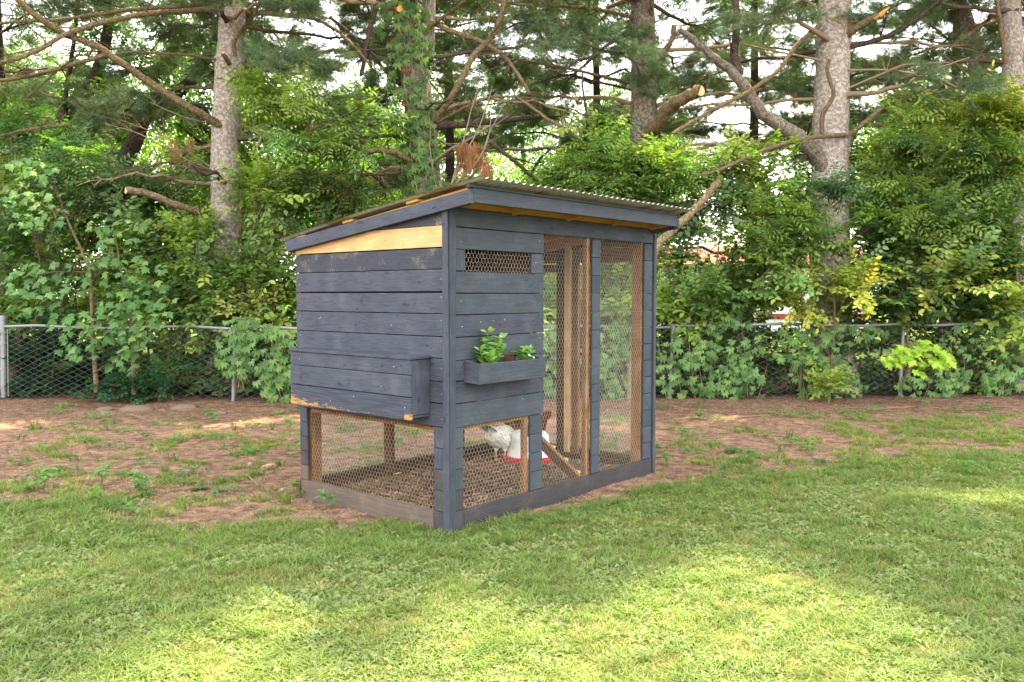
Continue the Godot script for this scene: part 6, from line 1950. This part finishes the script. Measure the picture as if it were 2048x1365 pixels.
func build_yard_bits() -> void:
	rng.seed = 800
	var weeds := [[75, 860, 1], [150, 850, 0], [215, 862, 2], [252, 865, 0], [290, 880, 2], [172, 885, 3], [205, 895, 0], [245, 898, 0], [420, 845, 2], [380, 842, 1], [350, 885, 1], [470, 862, 1], [500, 858, 0], [540, 860, 1], [575, 862, 2], [450, 900, 1], [480, 912, 0], [300, 930, 0], [345, 925, 1], [150, 925, 1], [100, 945, 0], [50, 965, 0], [85, 985, 2], [200, 975, 2], [255, 950, 3], [282, 985, 2], [285, 1000, 2], [190, 1005, 2], [92, 1008, 3], [240, 1020, 0], [280, 1025, 0], [460, 985, 0], [400, 980, 3], [130, 945, 0], [30, 935, 0], [225, 935, 0], [330, 945, 1], [370, 950, 0], [500, 905, 3], [505, 850, 0], [230, 850, 1], [40, 880, 1], [115, 830, 0], [125, 815, 0], [195, 838, 0], [270, 818, 0], [410, 830, 2], [560, 935, 1], [575, 1010, 1], [620, 990, 2], [665, 1000, 2], [600, 885, 2], [595, 905, 0], [555, 830, 0], [585, 825, 0], [1320, 905, 2], [1335, 930, 2], [1440, 950, 2], [1395, 905, 0], [1430, 890, 0], [1465, 905, 3], [1480, 920, 0], [1505, 930, 2], [1560, 905, 1], [1590, 895, 0], [1620, 905, 0], [1640, 925, 3], [1800, 915, 3], [1540, 830, 0], [1570, 835, 0], [1600, 828, 0], [1635, 838, 0], [1690, 840, 2], [1700, 825, 0], [1750, 825, 0], [1850, 815, 2], [1900, 825, 0], [1960, 820, 0], [1990, 830, 0], [1440, 845, 0], [1400, 840, 2], [1380, 870, 0], [1345, 845, 0], [1330, 820, 0], [1350, 860, 0], [1395, 815, 0], [1410, 805, 2], [1480, 800, 2], [1500, 812, 0], [1440, 960, 1], [1940, 955, 2], [1980, 945, 1], [1720, 870, 1], [1660, 860, 1], [1540, 870, 1], [1580, 880, 1], [1270, 905, 3], [1230, 890, 2], [1160, 850, 0], [1190, 870, 0], [1240, 850, 0], [1220, 840, 2], [1180, 845, 0], [800, 860, 0], [830, 870, 1], [700, 860, 0], [690, 865, 0], [740, 850, 0], [840, 850, 2]]
	var kinds := [["sprout", 3, "low weed mat", Color(0.105, 0.21, 0.06)], ["tall_tuft", 3, "wispy grass tuft", Color(0.11, 0.20, 0.055)], ["leafy_weed", 2, "leafy broad weed", Color(0.12, 0.235, 0.065)], ["rosette", 3, "flat rosette weed", Color(0.085, 0.19, 0.055)]]
	var mats := {}
	var used := {}
	for q in weeds:
		var p := ground_at(q[0], q[1])
		var uv := coop_uv(p.x, p.z)
		if uv.x > -0.02 and uv.x < 2.45 and uv.y > -0.02 and uv.y < 1.6: continue
		var k: Array = kinds[q[2]]
		var tone := rng.randi() % 3
		var key := "weed_%s_%d" % [k[0], tone]
		if not mats.has(key):
			var c: Color = k[3] * [0.85, 1.1, 1.35][tone]
			mats[key] = leafy(key)
			mats[key].albedo_color = Color(c.r, c.g, c.b).linear_to_srgb()
		var where := nearest(q[0], q[1])
		var size := rng.randf_range(0.8, 1.5) * (0.6 if q[2] == 2 else 1.0)
		var o := part(["weed_mat", "grass_tuft", "leafy_weed", "rosette_weed"][q[2]], S["%s_%d" % [k[0], rng.randi() % int(k[1])]], mats[key], self)
		o.transform = Transform3D(Basis(Vector3.UP, rng.randf() * TAU).scaled(Vector3.ONE * size), Vector3(p.x, relief(p.x, p.z), p.z))
		var grade := 0 if size < 1.05 * (0.6 if q[2] == 2 else 1.0) else (1 if size < 1.28 * (0.6 if q[2] == 2 else 1.0) else 2)
		var label := ""
		while true:
			label = "%s %s %s %s" % [["small", "middling", "large", "sprawling"][grade], ["dark green", "mid green", "pale green"][tone], k[2], where]
			if not used.has(label): break
			grade = (grade + 1) % 4
			o.scale = Vector3.ONE * [0.9, 1.15, 1.4, 1.65][grade] * (0.6 if q[2] == 2 else 1.0)
		used[label] = true
		tag(o, label, "weed", k[2] + " patches on the bare soil")
	# the two sprigs by the coop's left rail
	for q in [[597, 985, "leafy sprig at the coop's back left corner"], [655, 1010, "pale sprig in front of the coop's left rail"]]:
		var p := ground_at(q[0], q[1] + 10)
		var o := part("leafy_weed", S["leafy_weed_%d" % (int(q[0]) % 2)], M.creeper_pale if q[0] < 600 else M.maple_pale, self)
		o.transform = Transform3D(Basis.IDENTITY.scaled(Vector3.ONE * 0.72), Vector3(p.x, relief(p.x, p.z), p.z))
		tag(o, q[2], "weed")
	# stones
	for q in [[275, 822, 0.20, "broad brown stone half buried near the left saplings"], [368, 818, 0.17, "rounded brown stone left of the middle fence post"], [440, 828, 0.10, "flat pale stone before the middle fence post"], [210, 820, 0.11, "grey flat stone below the left maple"], [322, 820, 0.06, "small pale stone between the two brown stones"], [162, 852, 0.05, "small pinkish stone on the bare soil at left"]]:
		var p := ground_at(q[0], q[1])
		var m := MB.new()
		var r: float = q[2]
		var prof := [Vector2(r, -0.02), Vector2(r * 0.97, r * 0.12), Vector2(r * 0.75, r * 0.32), Vector2(r * 0.4, r * 0.42), Vector2(0.001, r * 0.45)]
		m.tint = Color(1.25, 1.2, 1.15) if r < 0.15 else Color.WHITE
		m.lathe(prof, Transform3D.IDENTITY, 14)
		for i in m.v.size():
			m.v[i] *= 1.0 + 0.5 * fine.get_noise_3d(m.v[i].x * 9 + q[0], m.v[i].y * 9, m.v[i].z * 9)
		var o := part("stone", m.mesh(), M.stone, self)
		o.transform = Transform3D(Basis(Vector3.UP, rng.randf_range(-0.4, 0.4)).scaled_local(Vector3(1, 0.8, 0.65)), Vector3(p.x, relief(p.x, p.z), p.z))
		tag(o, q[3], "stone")
	# pine cones
	var cone := MB.new()
	for i in 60:
		var f := i / 60.0
		var a := i * 2.4
		var r := 0.022 * sin(PI * (0.15 + 0.8 * f))
		cone.tint = Color(0.34, 0.22, 0.14) * rng.randf_range(0.6, 1.3)
		cone.leaf(Vector3(f * 0.12 - 0.06, sin(a) * r * 0.5, cos(a) * r * 0.5), Vector3(0.5, sin(a), cos(a)).normalized(), Vector3.LEFT, 0.022, [0.1, 0.4, 0.35, 0.0], 0.2)
	var cm := cone.mesh()
	for q in [[535, 940, 0.9, "long pine cone on the soil left of the coop"], [8, 848, 0.4, "pine cone at the left edge of the soil"], [563, 985, 1.5, "small pine cone beside the coop's back left corner"], [500, 934, 2.0, "stubby dark pine cone left of the long one"]]:
		var p := ground_at(q[0], q[1])
		var o := part("pine_cone", cm, M.tinted, self)
		o.transform = Transform3D(Basis(Vector3.UP, q[2]).scaled(Vector3.ONE * (1.1 if q[0] == 535 else 0.7)), Vector3(p.x, relief(p.x, p.z) + 0.018, p.z))
		tag(o, q[3], "pine cone")
	# sticks
	for q in [[[270, 880], [320, 876], "thin grey stick across the soil at left"], [[340, 900], [420, 905], "thin brown stick on the soil left of the coop"], [[490, 952], [515, 975], "short crooked stick beside the long pine cone"], [[255, 830], [300, 846], "bent stick below the left saplings"], [[90, 905], [110, 893], "short stick at far left on the soil"], [[1455, 840], [1540, 833], "pale stick on the soil right of the coop"], [[1740, 822], [1830, 815], "long pale stick before the right fence post"], [[1545, 938], [1590, 948], "brown stick at the lawn's edge at right"], [[790, 872], [850, 868], "long stick behind the coop's left run"], [[1600, 812], [1625, 825], "short brown stick below the stout pine"], [[1310, 918], [1350, 922], "thin straw stick by the coop's right corner"], [[15, 900], [60, 903], "thin stick at the left edge of the soil"]]:
		var a := ground_at(q[0][0], q[0][1])
		var b := ground_at(q[1][0], q[1][1])
		var m := MB.new()
		m.tint = Color(1.6, 1.5, 1.3) if "pale" in q[2] or "straw" in q[2] else Color.WHITE
		var mid := (a + b) / 2 + Vector3(rng.randf_range(-0.03, 0.03), 0.012, rng.randf_range(-0.06, 0.06))
		var up := Vector3.UP * 0.012
		m.tube(smooth([a + up, mid + up, b + up], 4, 0.004), taper(9, 0.006, 0.003), 5)
		tag(part("stick", m.mesh(), M.twig, self), q[2], "stick")
